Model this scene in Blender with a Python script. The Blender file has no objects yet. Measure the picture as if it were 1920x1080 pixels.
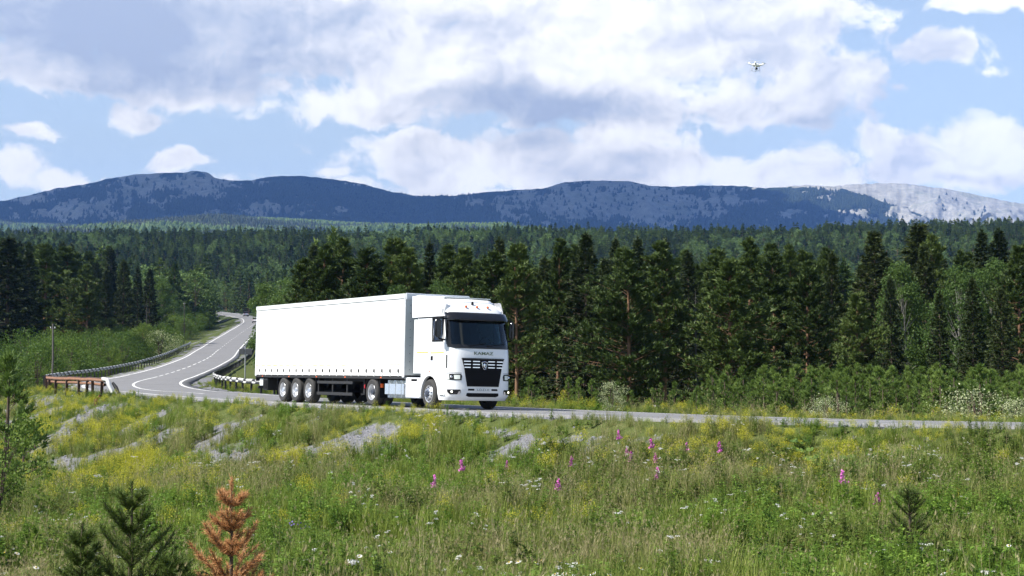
import bpy, bmesh, math, random
import numpy as np
from mathutils import Vector, Matrix
C = bpy.context.scene.collection
sc = bpy.context.scene
random.seed(7)
RNG = np.random.default_rng(11)
FP = 2900.0            # focal length in pixels of a 1920 wide frame
HZ = 690.0             # row of the horizon
CAMZ = 1.38

# ---------------------------------------------------------------- camera
cam = bpy.data.cameras.new('camera'); camo = bpy.data.objects.new('camera', cam); C.objects.link(camo)
cam.sensor_width = 36; cam.lens = FP/1920*36; cam.clip_start = 0.1; cam.clip_end = 60000
camo.location = (0, 0, CAMZ); camo.rotation_euler = (math.radians(90)+math.atan((HZ-540)/FP), 0, 0)
sc.camera = camo

# ---------------------------------------------------------------- light
SUN_EL = math.radians(50); SUN_AZ = math.atan2(-0.90, -0.43)      # azimuth of the sun measured from +Y towards +X
SV = Vector((math.sin(SUN_AZ)*math.cos(SUN_EL), math.cos(SUN_AZ)*math.cos(SUN_EL), math.sin(SUN_EL)))
sl = bpy.data.lights.new('sun', 'SUN'); sl.energy = 5.0; sl.angle = math.radians(0.53); sl.color = (1.0, 0.955, 0.88)
so = bpy.data.objects.new('sun', sl); C.objects.link(so); so.rotation_euler = SV.to_track_quat('Z', 'Y').to_euler()
sc.view_settings.view_transform = 'Standard'; sc.view_settings.look = 'None'
sc.view_settings.gamma = 1; sc.view_settings.use_curve_mapping = False
sc.view_settings.exposure = 0.85
cy = sc.cycles
cy.max_bounces = 6; cy.diffuse_bounces = 3; cy.glossy_bounces = 3; cy.transmission_bounces = 4; cy.transparent_max_bounces = 8; cy.volume_bounces = 0
cy.use_denoising = True

# ---------------------------------------------------------------- node helper
class NT:
    def __init__(s, tree): s.t = tree; s.t.nodes.clear()
    def n(s, typ, **kw):
        nd = s.t.nodes.new(typ)
        for k, v in kw.items():
            if k == 'inp':
                for kk, vv in v.items(): s.set(nd, kk, vv)
            else: setattr(nd, k, v)
        return nd
    def set(s, nd, k, v):
        sock = nd.inputs[k]
        if isinstance(v, bpy.types.NodeSocket): s.t.links.new(v, sock)
        else: sock.default_value = v
    def m(s, op, a, b=None, c=None, clamp=False):
        nd = s.t.nodes.new('ShaderNodeMath'); nd.operation = op; nd.use_clamp = clamp
        for i, v in enumerate((a, b, c)):
            if v is not None: s.set(nd, i, v)
        return nd.outputs[0]
    def v(s, op, a, b=None, scale=None):
        nd = s.t.nodes.new('ShaderNodeVectorMath'); nd.operation = op
        s.set(nd, 0, a)
        if b is not None: s.set(nd, 1, b)
        if scale is not None: s.set(nd, 'Scale', scale)
        return nd.outputs[1] if op in ('LENGTH', 'DOT_PRODUCT') else nd.outputs[0]
    def mix(s, f, a, b, mode='MIX'):
        nd = s.t.nodes.new('ShaderNodeMix'); nd.data_type = 'RGBA'; nd.blend_type = mode
        s.set(nd, 0, f); s.set(nd, 6, a); s.set(nd, 7, b); return nd.outputs[2]
    def noise(s, vec, scale, detail=4, rough=0.55, dist=0.0, out=0):
        nd = s.t.nodes.new('ShaderNodeTexNoise')
        if vec is not None: s.set(nd, 'Vector', vec)
        nd.inputs['Scale'].default_value = scale; nd.inputs['Detail'].default_value = detail
        nd.inputs['Roughness'].default_value = rough; nd.inputs['Distortion'].default_value = dist
        return nd.outputs[out]
    def ramp(s, f, stops):
        nd = s.t.nodes.new('ShaderNodeValToRGB'); s.set(nd, 0, f)
        e = nd.color_ramp.elements
        while len(e) < len(stops): e.new(0.5)
        for i, (p, c) in enumerate(stops):
            e[i].position = p; e[i].color = c if len(c) == 4 else (*c, 1)
        return nd.outputs[0]
    def rng(s, v, a, b, c=0.0, d=1.0, smooth=True):
        nd = s.t.nodes.new('ShaderNodeMapRange'); s.set(nd, 0, v)
        nd.inputs[1].default_value = a; nd.inputs[2].default_value = b; nd.inputs[3].default_value = c; nd.inputs[4].default_value = d
        if smooth: nd.interpolation_type = 'SMOOTHSTEP'
        return nd.outputs[0]

# ---------------------------------------------------------------- world: physical sky with cumulus
W = bpy.data.worlds.new("World"); sc.world = W; W.use_nodes = True
w = NT(W.node_tree)
sky = w.n('ShaderNodeTexSky', sky_type='NISHITA', sun_disc=False, sun_elevation=SUN_EL, sun_rotation=SUN_AZ, air_density=1.0, dust_density=0.6, ozone_density=1.5, altitude=500)
tc = w.n('ShaderNodeTexCoord').outputs['Generated']
sx = w.n('ShaderNodeSeparateXYZ', inp={0: tc})
az = w.m('ARCTAN2', sx.outputs[0], sx.outputs[1])
el = w.m('ARCSINE', sx.outputs[2])
uv = w.n('ShaderNodeCombineXYZ', inp={0: az, 1: el, 2: 0.0}).outputs[0]
wn = w.noise(uv, 13.0, 5, 0.55, out=1)
wn = w.v('SUBTRACT', wn, (0.5, 0.5, 0.5))
wn = w.v('MULTIPLY', wn, (0.066, 0.042, 0.0))
puv = w.v('ADD', uv, wn)
def A(px): return math.atan((px-960)/FP)
def E(py): return math.atan((HZ-py)/FP)
def blobs(vec, lst):
    acc = None
    for (cx, cy_, rx, ry, st) in lst:
        d = w.v('SUBTRACT', vec, (A(cx), E(cy_), 0.0))
        d = w.v('MULTIPLY', d, (FP/rx/.92, FP/ry/.92, 0.0))
        l = w.v('LENGTH', d)
        val = w.m('MULTIPLY_ADD', l, -st, st)
        acc = val if acc is None else w.m('MAXIMUM', acc, val)
    return acc
CL = [(420,50,640,130,1.5),(1000,60,640,150,1.5),(1000,170,420,85,1.3),(1350,60,330,80,1.3),(110,140,270,72,1.2),(380,165,260,42,.8),(700,190,300,50,.9),
      (1300,180,300,80,1.0),(1530,165,150,95,1.2),(1630,190,60,80,.7),(1500,22,230,42,1.2),(1765,118,100,52,1.1),(1890,12,170,34,1.1),(30,262,70,18,.5),(235,222,80,34,.85),
      (345,314,85,32,1.1),(150,350,230,30,1.0),(0,335,90,45,1.0),(900,300,330,62,1.2),(760,272,150,38,1.0),(1130,300,280,80,1.2),(1150,250,230,30,1.0),(790,335,150,40,1.1),
      (1300,315,170,55,1.0),(1505,318,110,50,1.2),(1640,280,60,34,.7),(1800,335,260,55,1.2),(1870,290,190,60,1.2),(1720,310,90,40,1.0),(1050,360,900,30,.7),
      (1480,340,300,30,1.0),(620,330,60,16,.5),(1700,190,70,14,.4),(1840,150,60,20,.4)]
DK = [(1410,112,150,60,.75),(240,40,640,120,1.35),(470,125,380,75,1.1),(40,70,300,90,.8),(850,18,260,40,.5),(1020,198,420,55,1.35),(1250,212,290,32,.7),(1400,68,330,36,.55),(1600,72,130,30,.5),(1520,238,170,30,.7),
      (560,10,240,40,.7),(1330,205,200,60,.45),(1830,115,60,26,.2),(1010,260,120,26,.35),(1150,295,110,26,.35),(1700,325,120,24,.3),(140,175,120,26,.3),(1290,285,120,30,.4),(1780,360,160,16,.25),(1060,310,100,26,.3)]
dens = w.m('MINIMUM', w.m('MULTIPLY', blobs(puv, CL), 1.7), 1.15)
fb = w.noise(puv, 20.0, 7, 0.57)
ft1 = w.noise(puv, 48.0, 5, 0.58)
dens = w.m('ADD', w.m('ADD', dens, w.m('MULTIPLY_ADD', fb, 3.0, -1.60)), w.m('MULTIPLY_ADD', ft1, 2.4, -1.2))
# the rest of the sky: fair weather clouds of the same kind
g1 = w.noise(w.v('MULTIPLY', tc, (1, 1, 1.8)), 2.6, 7, 0.6)
gen = w.m('MULTIPLY_ADD', g1, 7.0, -3.9)
outw = w.m('MAXIMUM', w.rng(w.m('ABSOLUTE', az), 0.33, 0.48), w.rng(el, 0.24, 0.34))
dmix = w.n('ShaderNodeMix', data_type='FLOAT', inp={0: outw, 2: dens, 3: gen}).outputs[0]
cover = w.rng(dmix, -0.12, 0.62)
# shading of the clouds: billows lit from upper left, thick grey bases
fs1 = w.noise(puv, 15.0, 5, 0.55); fs2 = w.noise(w.v('ADD', puv, (-0.010, 0.014, 0.0)), 15.0, 5, 0.55)
ft2 = w.noise(w.v('ADD', puv, (-0.003, 0.0045, 0.0)), 48.0, 5, 0.58)
relief = w.m('ADD', w.m('MULTIPLY', w.m('SUBTRACT', fs1, fs2), 1.5), w.m('MULTIPLY', w.m('SUBTRACT', ft1, ft2), 0.75))
dark = blobs(puv, DK)
darks = w.n('ShaderNodeMix', data_type='FLOAT', inp={0: outw, 2: dark, 3: w.m('MULTIPLY_ADD', g1, 4.0, -2.0)}).outputs[0]
soft = w.noise(puv, 9.0, 5, 0.55)
darks = w.m('ADD', w.rng(darks, -0.35, 1.15, 0, 0.80), w.m('MULTIPLY_ADD', soft, 2.2, -1.04))
edge = w.rng(dmix, 0.1, 1.1, 0.0, 0.10)
shade = w.m('ADD', w.m('SUBTRACT', darks, relief), edge, clamp=True)
ccol = w.ramp(shade, [(0.0, (1.10, 1.09, 1.06)), (0.22, (0.96, 0.95, 0.93)), (0.5, (0.72, 0.74, 0.78)), (0.78, (0.54, 0.59, 0.68)), (1.0, (0.43, 0.49, 0.61))])
skyc = w.v('SCALE', sky.outputs[0], scale=0.105)
skyc = w.v('MULTIPLY', skyc, (1.0, 1.0, 1.0))
elz = w.rng(el, 0.0, 0.42, 0.95, 0.0, False)
skyc = w.mix(elz, skyc, (0.70, 0.84, 0.98, 1))           # thin milky air between the clouds
col = w.mix(w.m('MULTIPLY', cover, 0.97), skyc, ccol)
bg = w.n('ShaderNodeBackground', inp={0: col, 1: 0.70})
w.n('ShaderNodeOutputWorld', inp={0: bg.outputs[0]})
W.cycles.sampling_method = 'MANUAL'; W.cycles.sample_map_resolution = 1024

# ---------------------------------------------------------------- tagging and mesh helpers
def tag(o, label=None, cat=None, group=None, kind=None):
    if label: o['label'] = label
    if cat: o['category'] = cat
    if group: o['group'] = group
    if kind: o['kind'] = kind
    return o
def mesh_np(name, verts, faces, mats=(), midx=None, smooth=False, attrs=None):
    """verts (n,3); faces: list of arrays each (m,k)"""
    me = bpy.data.meshes.new(name)
    verts = np.asarray(verts, dtype=np.float32)
    if isinstance(faces, np.ndarray): faces = [faces]
    loops = np.concatenate([f.reshape(-1) for f in faces]).astype(np.int32)
    tot = np.concatenate([np.full(len(f), f.shape[1], np.int32) for f in faces])
    st = np.concatenate([[0], np.cumsum(tot)[:-1]]).astype(np.int32)
    me.vertices.add(len(verts)); me.vertices.foreach_set('co', verts.reshape(-1))
    me.loops.add(len(loops)); me.loops.foreach_set('vertex_index', loops)
    me.polygons.add(len(tot)); me.polygons.foreach_set('loop_start', st); me.polygons.foreach_set('loop_total', tot)
    if midx is not None: me.polygons.foreach_set('material_index', np.asarray(midx, np.int32))
    if smooth: me.polygons.foreach_set('use_smooth', np.ones(len(tot), bool))
    for m in mats: me.materials.append(m)
    if attrs:
        for k, a in attrs.items():
            at = me.attributes.new(k, 'FLOAT', 'POINT'); at.data.foreach_set('value', np.asarray(a, np.float32))
    me.update(calc_edges=True); me.validate()
    return me
def link(name, me, parent=None, loc=(0, 0, 0)):
    o = bpy.data.objects.new(name, me); C.objects.link(o); o.parent = parent; o.location = loc
    return o
def empty(name, loc=(0, 0, 0), rz=0, parent=None):
    o = bpy.data.objects.new(name, None); C.objects.link(o); o.location = loc; o.rotation_euler = (0, 0, rz); o.parent = parent
    o.empty_display_size = 0.3
    return o

# ---------------------------------------------------------------- numpy value noise
_tab = np.random.default_rng(5).random((256, 256))
def vn(x, y):
    xi = np.floor(x).astype(int); yi = np.floor(y).astype(int); fx = x-xi; fy = y-yi
    fx = fx*fx*(3-2*fx); fy = fy*fy*(3-2*fy)
    a = _tab[xi & 255, yi & 255]; b = _tab[(xi+1) & 255, yi & 255]; c = _tab[xi & 255, (yi+1) & 255]; d = _tab[(xi+1) & 255, (yi+1) & 255]
    return (a*(1-fx)+b*fx)*(1-fy)+(c*(1-fx)+d*fx)*fy
def fbm(x, y, o=4, g=0.5):
    s = 0; a = 1; t = 0; x = np.asarray(x, float); y = np.asarray(y, float)
    for i in range(o):
        s = s+a*vn(x*2**i+17.3*i, y*2**i+9.1*i); t += a; a *= g
    return s/t
def sstep(x, a, b):
    t = np.clip((np.asarray(x, float)-a)/(b-a), 0, 1); return t*t*(3-2*t)

# ---------------------------------------------------------------- materials
def mat(name):
    m = bpy.data.materials.new(name); m.use_nodes = True; return m, NT(m.node_tree)
def out(nt, sh, disp=None):
    o = nt.n('ShaderNodeOutputMaterial', inp={0: sh})
    if disp is not None: nt.set(o, 2, disp)
def pbr(name, col, rough=0.5, metal=0.0, noise=0.0, nscale=8.0, spec=0.5, coat=0.0, bump=0.0, bscale=40.0, trans=0.0, emit=None):
    m, nt = mat(name)
    b = nt.n('ShaderNodeBsdfPrincipled')
    c = (*col, 1)
    tcd = nt.n('ShaderNodeTexCoord').outputs['Object']
    if noise > 0:
        f = nt.noise(tcd, nscale, 5, 0.6)
        lo = tuple(max(0, x*(1-noise)) for x in col)+(1,); hi = tuple(min(1, x*(1+noise)) for x in col)+(1,)
        cc = nt.mix(f, lo, hi); nt.set(b, 'Base Color', cc)
        nt.set(b, 'Roughness', nt.m('MULTIPLY_ADD', f, 0.25, rough-0.12, clamp=True))
    else:
        b.inputs['Base Color'].default_value = c; b.inputs['Roughness'].default_value = rough
    b.inputs['Metallic'].default_value = metal; b.inputs['Specular IOR Level'].default_value = spec
    b.inputs['Coat Weight'].default_value = coat; b.inputs['Transmission Weight'].default_value = trans
    if emit: b.inputs['Emission Color'].default_value = (*emit[0], 1); b.inputs['Emission Strength'].default_value = emit[1]
    if bump > 0:
        bn = nt.n('ShaderNodeBump', inp={'Height': nt.noise(tcd, bscale, 4, 0.6), 'Strength': bump, 'Distance': 0.02})
        nt.set(b, 'Normal', bn.outputs[0])
    out(nt, b.outputs[0]); return m
# ================================================================ ROAD CENTRE LINE
_near = [(60,26.5),(40,28.5),(25,31),(17,33.3),(11.6,35.9),(7.4,38.2),(4.4,40.6),(0.2,45.5),(-3.7,51.5),(-10.2,62.2),(-14.4,70.5),(-18.3,79),(-21.6,87)]
def _offset(pts, d):
    p = np.array(pts, float); t = np.gradient(p, axis=0); t /= np.linalg.norm(t, axis=1)[:, None]
    return p+np.stack([-t[:, 1], t[:, 0]], 1)*d      # to the left of travel
_c1 = _offset(_near, -3.5)
_c2 = np.array([(-21.6,94.5),(-25.2,104.5),(-28.6,117),(-31.4,131),(-34.4,150),(-37.6,172),(-40.4,193),(-45,230),(-53,282),(-64.3,365),(-70.7,420),(-78,470),(-85.5,510),(-94.5,545),(-103,575),(-111,600),(-123.6,640),(-141.6,690),(-156,730),(-185,790)])
_ctrl = np.vstack([_c1, _c2])
def catmull(p, n=12):
    r = []
    q = np.vstack([2*p[0]-p[1], p, 2*p[-1]-p[-2]])
    for i in range(1, len(q)-2):
        t = np.linspace(0, 1, n, endpoint=False)[:, None]
        a, b, c, d = q[i-1], q[i], q[i+1], q[i+2]
        r.append(0.5*((2*b)+(-a+c)*t+(2*a-5*b+4*c-d)*t**2+(-a+3*b-3*c+d)*t**3))
    return np.vstack(r+[q[-2][None]])
_cl = catmull(_ctrl)
for _ in range(6): _cl[1:-1] = 0.25*_cl[:-2]+0.5*_cl[1:-1]+0.25*_cl[2:]
_s = np.concatenate([[0], np.cumsum(np.linalg.norm(np.diff(_cl, axis=0), axis=1))])
_S = np.arange(0, _s[-1], 1.0)
CLN = np.stack([np.interp(_S, _s, _cl[:, 0]), np.interp(_S, _s, _cl[:, 1])], 1)
_T = np.gradient(CLN, axis=0); _T /= np.linalg.norm(_T, axis=1)[:, None]
_N = np.stack([_T[:, 1], -_T[:, 0]], 1)              # +: inner side (away from the camera)
if (_N[40] @ np.array([.8, .5])) < 0: _N = -_N
HP = [(0,0.0),(90,0.0),(100,0.0),(113,0.07),(130,0.25),(150,0.47),(172,0.88),(193,1.43),(230,2.9),(282,5.0),(365,9.3),(420,12.8),(470,15.3),(510,17.6),(545,19.3),(575,20.9),(600,22.5),(640,24.6),(690,27.1),(730,29),(800,33)]
def hroad(y): return np.interp(y, [a for a, _ in HP], [b for _, b in HP])
def crossfall(y): return 0.022*(1-sstep(y, 75, 125))
RH = hroad(CLN[:, 1])
for _ in range(20): RH[1:-1] = 0.25*RH[:-2]+0.5*RH[1:-1]+0.25*RH[2:]
def road_sd(x, y):
    """signed distance to the centre line (+ inner side), arc index"""
    x = np.asarray(x, float).ravel(); y = np.asarray(y, float).ravel()
    sd = np.full(x.shape, 1e3); ix = np.zeros(x.shape, int)
    near = np.where((y < 900) & (np.abs(x) < 420) & (y > -20))[0]
    for k in range(0, len(near), 20000):
        q = near[k:k+20000]
        dx = x[q][:, None]-CLN[:, 0][None]; dy = y[q][:, None]-CLN[:, 1][None]
        d2 = dx*dx+dy*dy; j = d2.argmin(1); r = np.arange(len(q))
        sgn = dx[r, j]*_N[j, 0]+dy[r, j]*_N[j, 1]
        sd[q] = np.sign(sgn)*np.sqrt(d2[r, j]); ix[q] = j
    return sd, ix
def road_z(ix, off):
    return RH[ix]+0.04-(off+3.5)*crossfall(CLN[ix, 1])
def road_pt(s, off, dz=0.0):
    j = int(round(s)); j = max(0, min(len(CLN)-1, j))
    p = CLN[j]+_N[j]*off
    return (p[0], p[1], float(road_z(j, off))+dz)
# ---------------------------------------------------------------- terrain height
_tp = np.array([(0,-40,.2),(-30,-40,-.2),(30,-40,.4),(0,0,-.3),(-8,10,-.95),(8,10,-.8),(0,19,-1.28),(-10,19,-1.5),(10,19,-1.15),(-5,14,-1.1),(5,14,-1.0),(8,31,-.85),(14,26,-.8),(-2,41,-1.4),(3,33,-1.1),(-8,46,-1.8),
   (-12,33,-1.9),(-18,63,-2.7),(-26,66,-3.2),(-34,88,-3.2),(30,20,-.8),(50,15,-.8),(-30,30,-3),(-60,50,-5),(-55,90,-4),(-70,130,-3.5),(-50,130,-2.2),(-60,180,-.8),(-80,240,1.8),(-45,112,-2.0)])
def _tps_fit(p):
    n = len(p); d = np.linalg.norm(p[:, None, :2]-p[None, :, :2], axis=2)
    K = np.where(d > 0, d*d*np.log(d+1e-9), 0)+np.eye(n)*30
    P = np.hstack([np.ones((n, 1)), p[:, :2]])
    Am = np.vstack([np.hstack([K, P]), np.hstack([P.T, np.zeros((3, 3))])])
    return np.linalg.solve(Am, np.concatenate([p[:, 2], np.zeros(3)]))
_wt = _tps_fit(_tp)
def _tps(x, y):
    r = _wt[-3]+_wt[-2]*x+_wt[-1]*y
    for i, (a, b, _) in enumerate(_tp):
        d2 = (x-a)**2+(y-b)**2
        r = r+_wt[i]*0.5*d2*np.log(d2+1e-12)
    return r
FP_ = [(-200,-1.2),(60,-1.2),(110,-1.0),(150,.1),(193,1.2),(230,2.6),(282,4.8),(365,9),(420,12.4),(470,15),(545,18.8),(600,22),(730,28),(800,36),(900,57),(1000,76),(1150,90),(1400,94),(1800,120),(2500,186),(3500,276),(4300,358),(6300,528),(12000,700)]
def far_z(x, y):
    z = np.interp(y, [a for a, _ in FP_], [b for _, b in FP_])
    z = z+x*0.005*sstep(y, 500, 1000)
    z = z-np.clip(x+.05*y, -1300, 900)*np.where(x < 0, .032, .055)*sstep(y, 1600, 3000)
    z = z+(fbm(x/170+3, y/260+5, 3)-.5)*13*sstep(y, 450, 1100)
    z = z+(fbm(x/60, y/80, 3)-.5)*2.0*sstep(y, 90, 300)
    z = z+(fbm(x/700+9, y/900, 3)-.5)*120*sstep(y, 1700, 2600)
    return z
def ground_z(x, y, full=False):
    x = np.asarray(x, float); shp = x.shape; x = x.ravel(); y = np.asarray(y, float).ravel()
    sd, ix = road_sd(x, y)
    rz = road_z(ix, np.clip(sd, -6, 6))
    edge = np.abs(sd)-4.6
    w_near = (y < 320) & (sd < 0)
    mead = _tps(np.clip(x, -90, 70), np.clip(y, -40, 250))
    bl = sstep(y, 150, 300)
    outer = mead*(1-bl)+(far_z(x, y)-1.2)*bl
    inner = far_z(x, y)
    base = np.where(sd < 0, outer, inner)
    base = base+(fbm(x/3.1, y/3.1, 3)-.5)*0.35*sstep(y, 3, 12)*(1-sstep(y, 300, 600))
    bank = rz-0.05-np.maximum(0, edge-1.0)*np.where(sd < 0, 0.42, 0.22)
    bank = bank+(fbm(x/1.3+40, y/1.3, 3)-.5)*0.28*sstep(edge, .6, 2.5)
    up = rz-0.05+np.maximum(0, edge-1.0)*0.35
    k = 0.25
    z = np.where(base < bank, bank+k*np.log1p(np.exp(np.clip((base-bank)/k, -40, 0))), np.where(base > up, up, base+k*np.log1p(np.exp(np.clip((bank-base)/k, -40, 0)))))
    fardist = sstep(np.abs(sd), 25, 60)
    z = np.where(base >= bank, z*(1-fardist)+np.maximum(base, bank)*fardist, z)
    z = np.where(edge < 0.9, np.minimum(z, rz-0.05), z)
    z = np.where(edge < 0.25, rz-0.16, z)
    z = np.where(np.abs(sd) > 900, base, z)
    if full: return z.reshape(shp), sd.reshape(shp), ix.reshape(shp)
    return z.reshape(shp)
def gz(x, y): return float(ground_z(np.array([x]), np.array([y]))[0])
# gravel / scree masks on the banks
def gravel_mask(x, y, sd):
    e = -sd-4.6
    n = fbm(x/2.2+7, y/2.2+2, 4); n2 = fbm(x/9+70, y/9+2, 2)
    band = sstep(e, 1.2, 2.4)*(1-sstep(e, 5.0, 7.5))
    lft = sstep(-x, 6, 12)*(1-sstep(-x, 40, 50))
    band2 = sstep(e, 1.6, 3.0)*(1-sstep(e, 11, 15))*lft
    g = np.maximum(band*sstep(n+.12*n2, .62, .74), band2*sstep(n+.25*n2, .60, .69))
    sh = (1-sstep(np.abs(e-0.2), .5, .9))*sstep(n, .40, .55)
    return np.maximum(g*(1-.75*sstep(x, 3, 8)), sh)*(sd < 0)+(1-sstep(np.abs(sd-5.0), .5, 1.0))*sstep(n, .3, .55)
# ---------------------------------------------------------------- ground sheet
yy = [-25.0]
while yy[-1] < 7500: yy.append(yy[-1]+max(0.30, (yy[-1]+8)*0.0072) if yy[-1] > 8 else yy[-1]+1.2)
yy = np.array(yy)
uu = np.linspace(-1, 1, 241)
Yg, Ug = np.meshgrid(yy, uu, indexing='ij')
Xg = Ug*(np.maximum(Yg, 0)*0.52+26)
Zg, SDg, IXg = ground_z(Xg, Yg, True)
nr, nc = Yg.shape
idx = np.arange(nr*nc).reshape(nr, nc)
fq = np.stack([idx[:-1, :-1], idx[:-1, 1:], idx[1:, 1:], idx[1:, :-1]], -1).reshape(-1, 4)
gm = gravel_mask(Xg, Yg, SDg)
# lower skirt so that the sheet reaches the horizon beyond the mountains
m, nt = mat('earth_and_grass')
tco = nt.n('ShaderNodeTexCoord').outputs['Object']
at = nt.n('ShaderNodeAttribute', attribute_name='gravel').outputs['Fac']
n1 = nt.noise(tco, 0.35, 5, .6); n2 = nt.noise(tco, 4.0, 5, .65); n3 = nt.noise(tco, 22.0, 4, .6)
gcol = nt.ramp(n2, [(.3, (.040, .060, .015)), (.52, (.075, .10, .025)), (.72, (.13, .13, .050))])
gcol = nt.mix(nt.m('MULTIPLY', n1, .6), gcol, (.10, .115, .035, 1))
rock = nt.ramp(n3, [(.25, (.075, .08, .095)), (.5, (.16, .165, .19)), (.7, (.27, .28, .31))])
rock = nt.mix(nt.m('MULTIPLY', n2, .35), rock, (.20, .175, .13, 1))
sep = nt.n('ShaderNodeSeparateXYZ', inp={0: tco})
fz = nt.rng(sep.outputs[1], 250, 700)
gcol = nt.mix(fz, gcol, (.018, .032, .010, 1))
mk = nt.rng(nt.m('ADD', at, nt.m('MULTIPLY_ADD', n3, .5, -.25)), .35, .6)
colr = nt.mix(mk, gcol, rock)
b = nt.n('ShaderNodeBsdfPrincipled', inp={'Base Color': colr, 'Roughness': .95, 'Specular IOR Level': .15})
vb = nt.n('ShaderNodeTexVoronoi', inp={'Vector': tco, 'Scale': 14.0})
bmp = nt.n('ShaderNodeBump', inp={'Height': nt.m('ADD', vb.outputs[0], n3), 'Strength': .8, 'Distance': .05})
nt.set(b, 'Normal', bmp.outputs[0]); out(nt, b.outputs[0]); M_GROUND = m
ground = link('ground', mesh_np('ground', np.stack([Xg, Yg, Zg], -1).reshape(-1, 3), fq, [m], smooth=True, attrs={'gravel': gm.ravel()}))
tag(ground, 'grassy ground sloping down from the road with gravel patches', kind='structure')

# ---------------------------------------------------------------- asphalt
def strip(name, offs, s0, s1, mtl, lift=0.0, step=1.0, skirt=0.0, jag=0.0):
    ss = np.arange(s0, s1+.01, step); V = []; offs = np.array(offs, float)
    for s in ss:
        j = int(min(len(CLN)-1, s)); f = 0
        j2 = min(len(CLN)-1, j+1); f = s-j
        p = CLN[j]*(1-f)+CLN[j2]*f; n = _N[j]*(1-f)+_N[j2]*f
        for k, o_ in enumerate(offs):
            oo = o_+(jag*(float(fbm(np.array([s/1.7]), np.array([o_*3.3]), 3)[0])-.5) if jag and k in (0, len(offs)-1) else 0)
            z = float(road_z(j, oo))*(1-f)+float(road_z(j2, oo))*f+lift
            V.append((p[0]+n[0]*oo, p[1]+n[1]*oo, z))
    V = np.array(V); r = len(ss); c = len(offs)
    if skirt:
        V = V.reshape(r, c, 3); a = V[:, :1].copy(); a[..., 2] -= skirt; bb = V[:, -1:].copy(); bb[..., 2] -= skirt
        V = np.concatenate([a, V, bb], 1); c += 2; V = V.reshape(-1, 3)
    ii = np.arange(r*c).reshape(r, c)
    f = np.stack([ii[:-1, :-1], ii[1:, :-1], ii[1:, 1:], ii[:-1, 1:]], -1).reshape(-1, 4)
    return V, f
m, nt = mat('worn_asphalt')
tco = nt.n('ShaderNodeTexCoord').outputs['Object']
n1 = nt.noise(tco, .25, 4, .6); n2 = nt.noise(tco, 3.0, 6, .7); n3 = nt.noise(tco, 60, 3, .7)
c = nt.ramp(n2, [(.3, (.135, .135, .140)), (.6, (.19, .19, .195)), (.8, (.23, .225, .22))])
c = nt.mix(nt.m('MULTIPLY', nt.rng(n1, .45, .6), .35), c, (.12, .12, .125, 1))
c = nt.mix(nt.m('MULTIPLY', n3, .35), c, (.27, .265, .26, 1))
vo = nt.n('ShaderNodeTexVoronoi', feature='DISTANCE_TO_EDGE', inp={'Vector': nt.v('ADD', tco, nt.v('SCALE', nt.noise(tco, 1.5, 3, out=1), scale=.9)), 'Scale': .35})
crk = nt.rng(vo.outputs[0], 0.0, .012, 1, 0)
c = nt.mix(nt.m('MULTIPLY', crk, .5), c, (.045, .045, .045, 1))
b = nt.n('ShaderNodeBsdfPrincipled', inp={'Base Color': c, 'Roughness': .82, 'Specular IOR Level': .3})
nt.set(b, 'Normal', nt.n('ShaderNodeBump', inp={'Height': n3, 'Strength': .35, 'Distance': .01}).outputs[0])
out(nt, b.outputs[0]); M_ASPH = m
V, f = strip('road', np.linspace(-4.25, 4.25, 9), 0, len(CLN)-2, m, skirt=0.3, jag=.5)
road = link('road', mesh_np('road', V, f, [m], smooth=False)); tag(road, 'grey two lane mountain road curving behind the truck and climbing left', kind='structure')
m, nt = mat('worn_road_paint')
tco = nt.n('ShaderNodeTexCoord').outputs['Object']
wr = nt.rng(nt.m('ADD', nt.noise(tco, 7.0, 6, .7), nt.m('MULTIPLY_ADD', nt.noise(tco, .4, 3, .6), .5, -.25)), .52, .66)
b = nt.n('ShaderNodeBsdfPrincipled', inp={'Base Color': nt.mix(wr, (.66, .66, .64, 1), (.27, .27, .27, 1)), 'Roughness': .7}); out(nt, b.outputs[0]); M_PAINT = m
def marking(name, offs, s0, s1, lab, parts=None):
    segs = parts or [(s0, s1)]; VV = []; FF = []; n = 0
    for a, b_ in segs:
        V, f = strip(name, offs, a, b_, None, lift=.005, step=min(1.0, (b_-a)/2)); VV.append(V); FF.append(f+n); n += len(V)
    o = link(name, mesh_np(name, np.vstack(VV), np.vstack(FF), [M_PAINT])); tag(o, lab, kind='structure')
marking('edge_line', (-3.62, -3.40), 0, len(CLN)-3, 'white painted line along the outer road edge')
marking('edge_line', (3.40, 3.62), 0, len(CLN)-3, 'white painted line along the inner road edge')
# centre: solid through the bend, dashed up the hill
s_at = lambda y: int(np.where(CLN[:, 1] > y)[0][0]) if True else 0
sA = s_at(84); sB = s_at(150)
dash = [(s, s+4) for s in np.arange(2, sA-8, 10)]
dash += [(s, s+5.2) for s in np.arange(sB+2, s_at(270), 8)]+[(s, s+2.2) for s in np.arange(s_at(270), s_at(480), 8)]
marking('centre_line', (-.09, .09), 0, 0, 'white centre line, solid round the bend and dashed uphill', [(sA, sB)]+dash)

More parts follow.
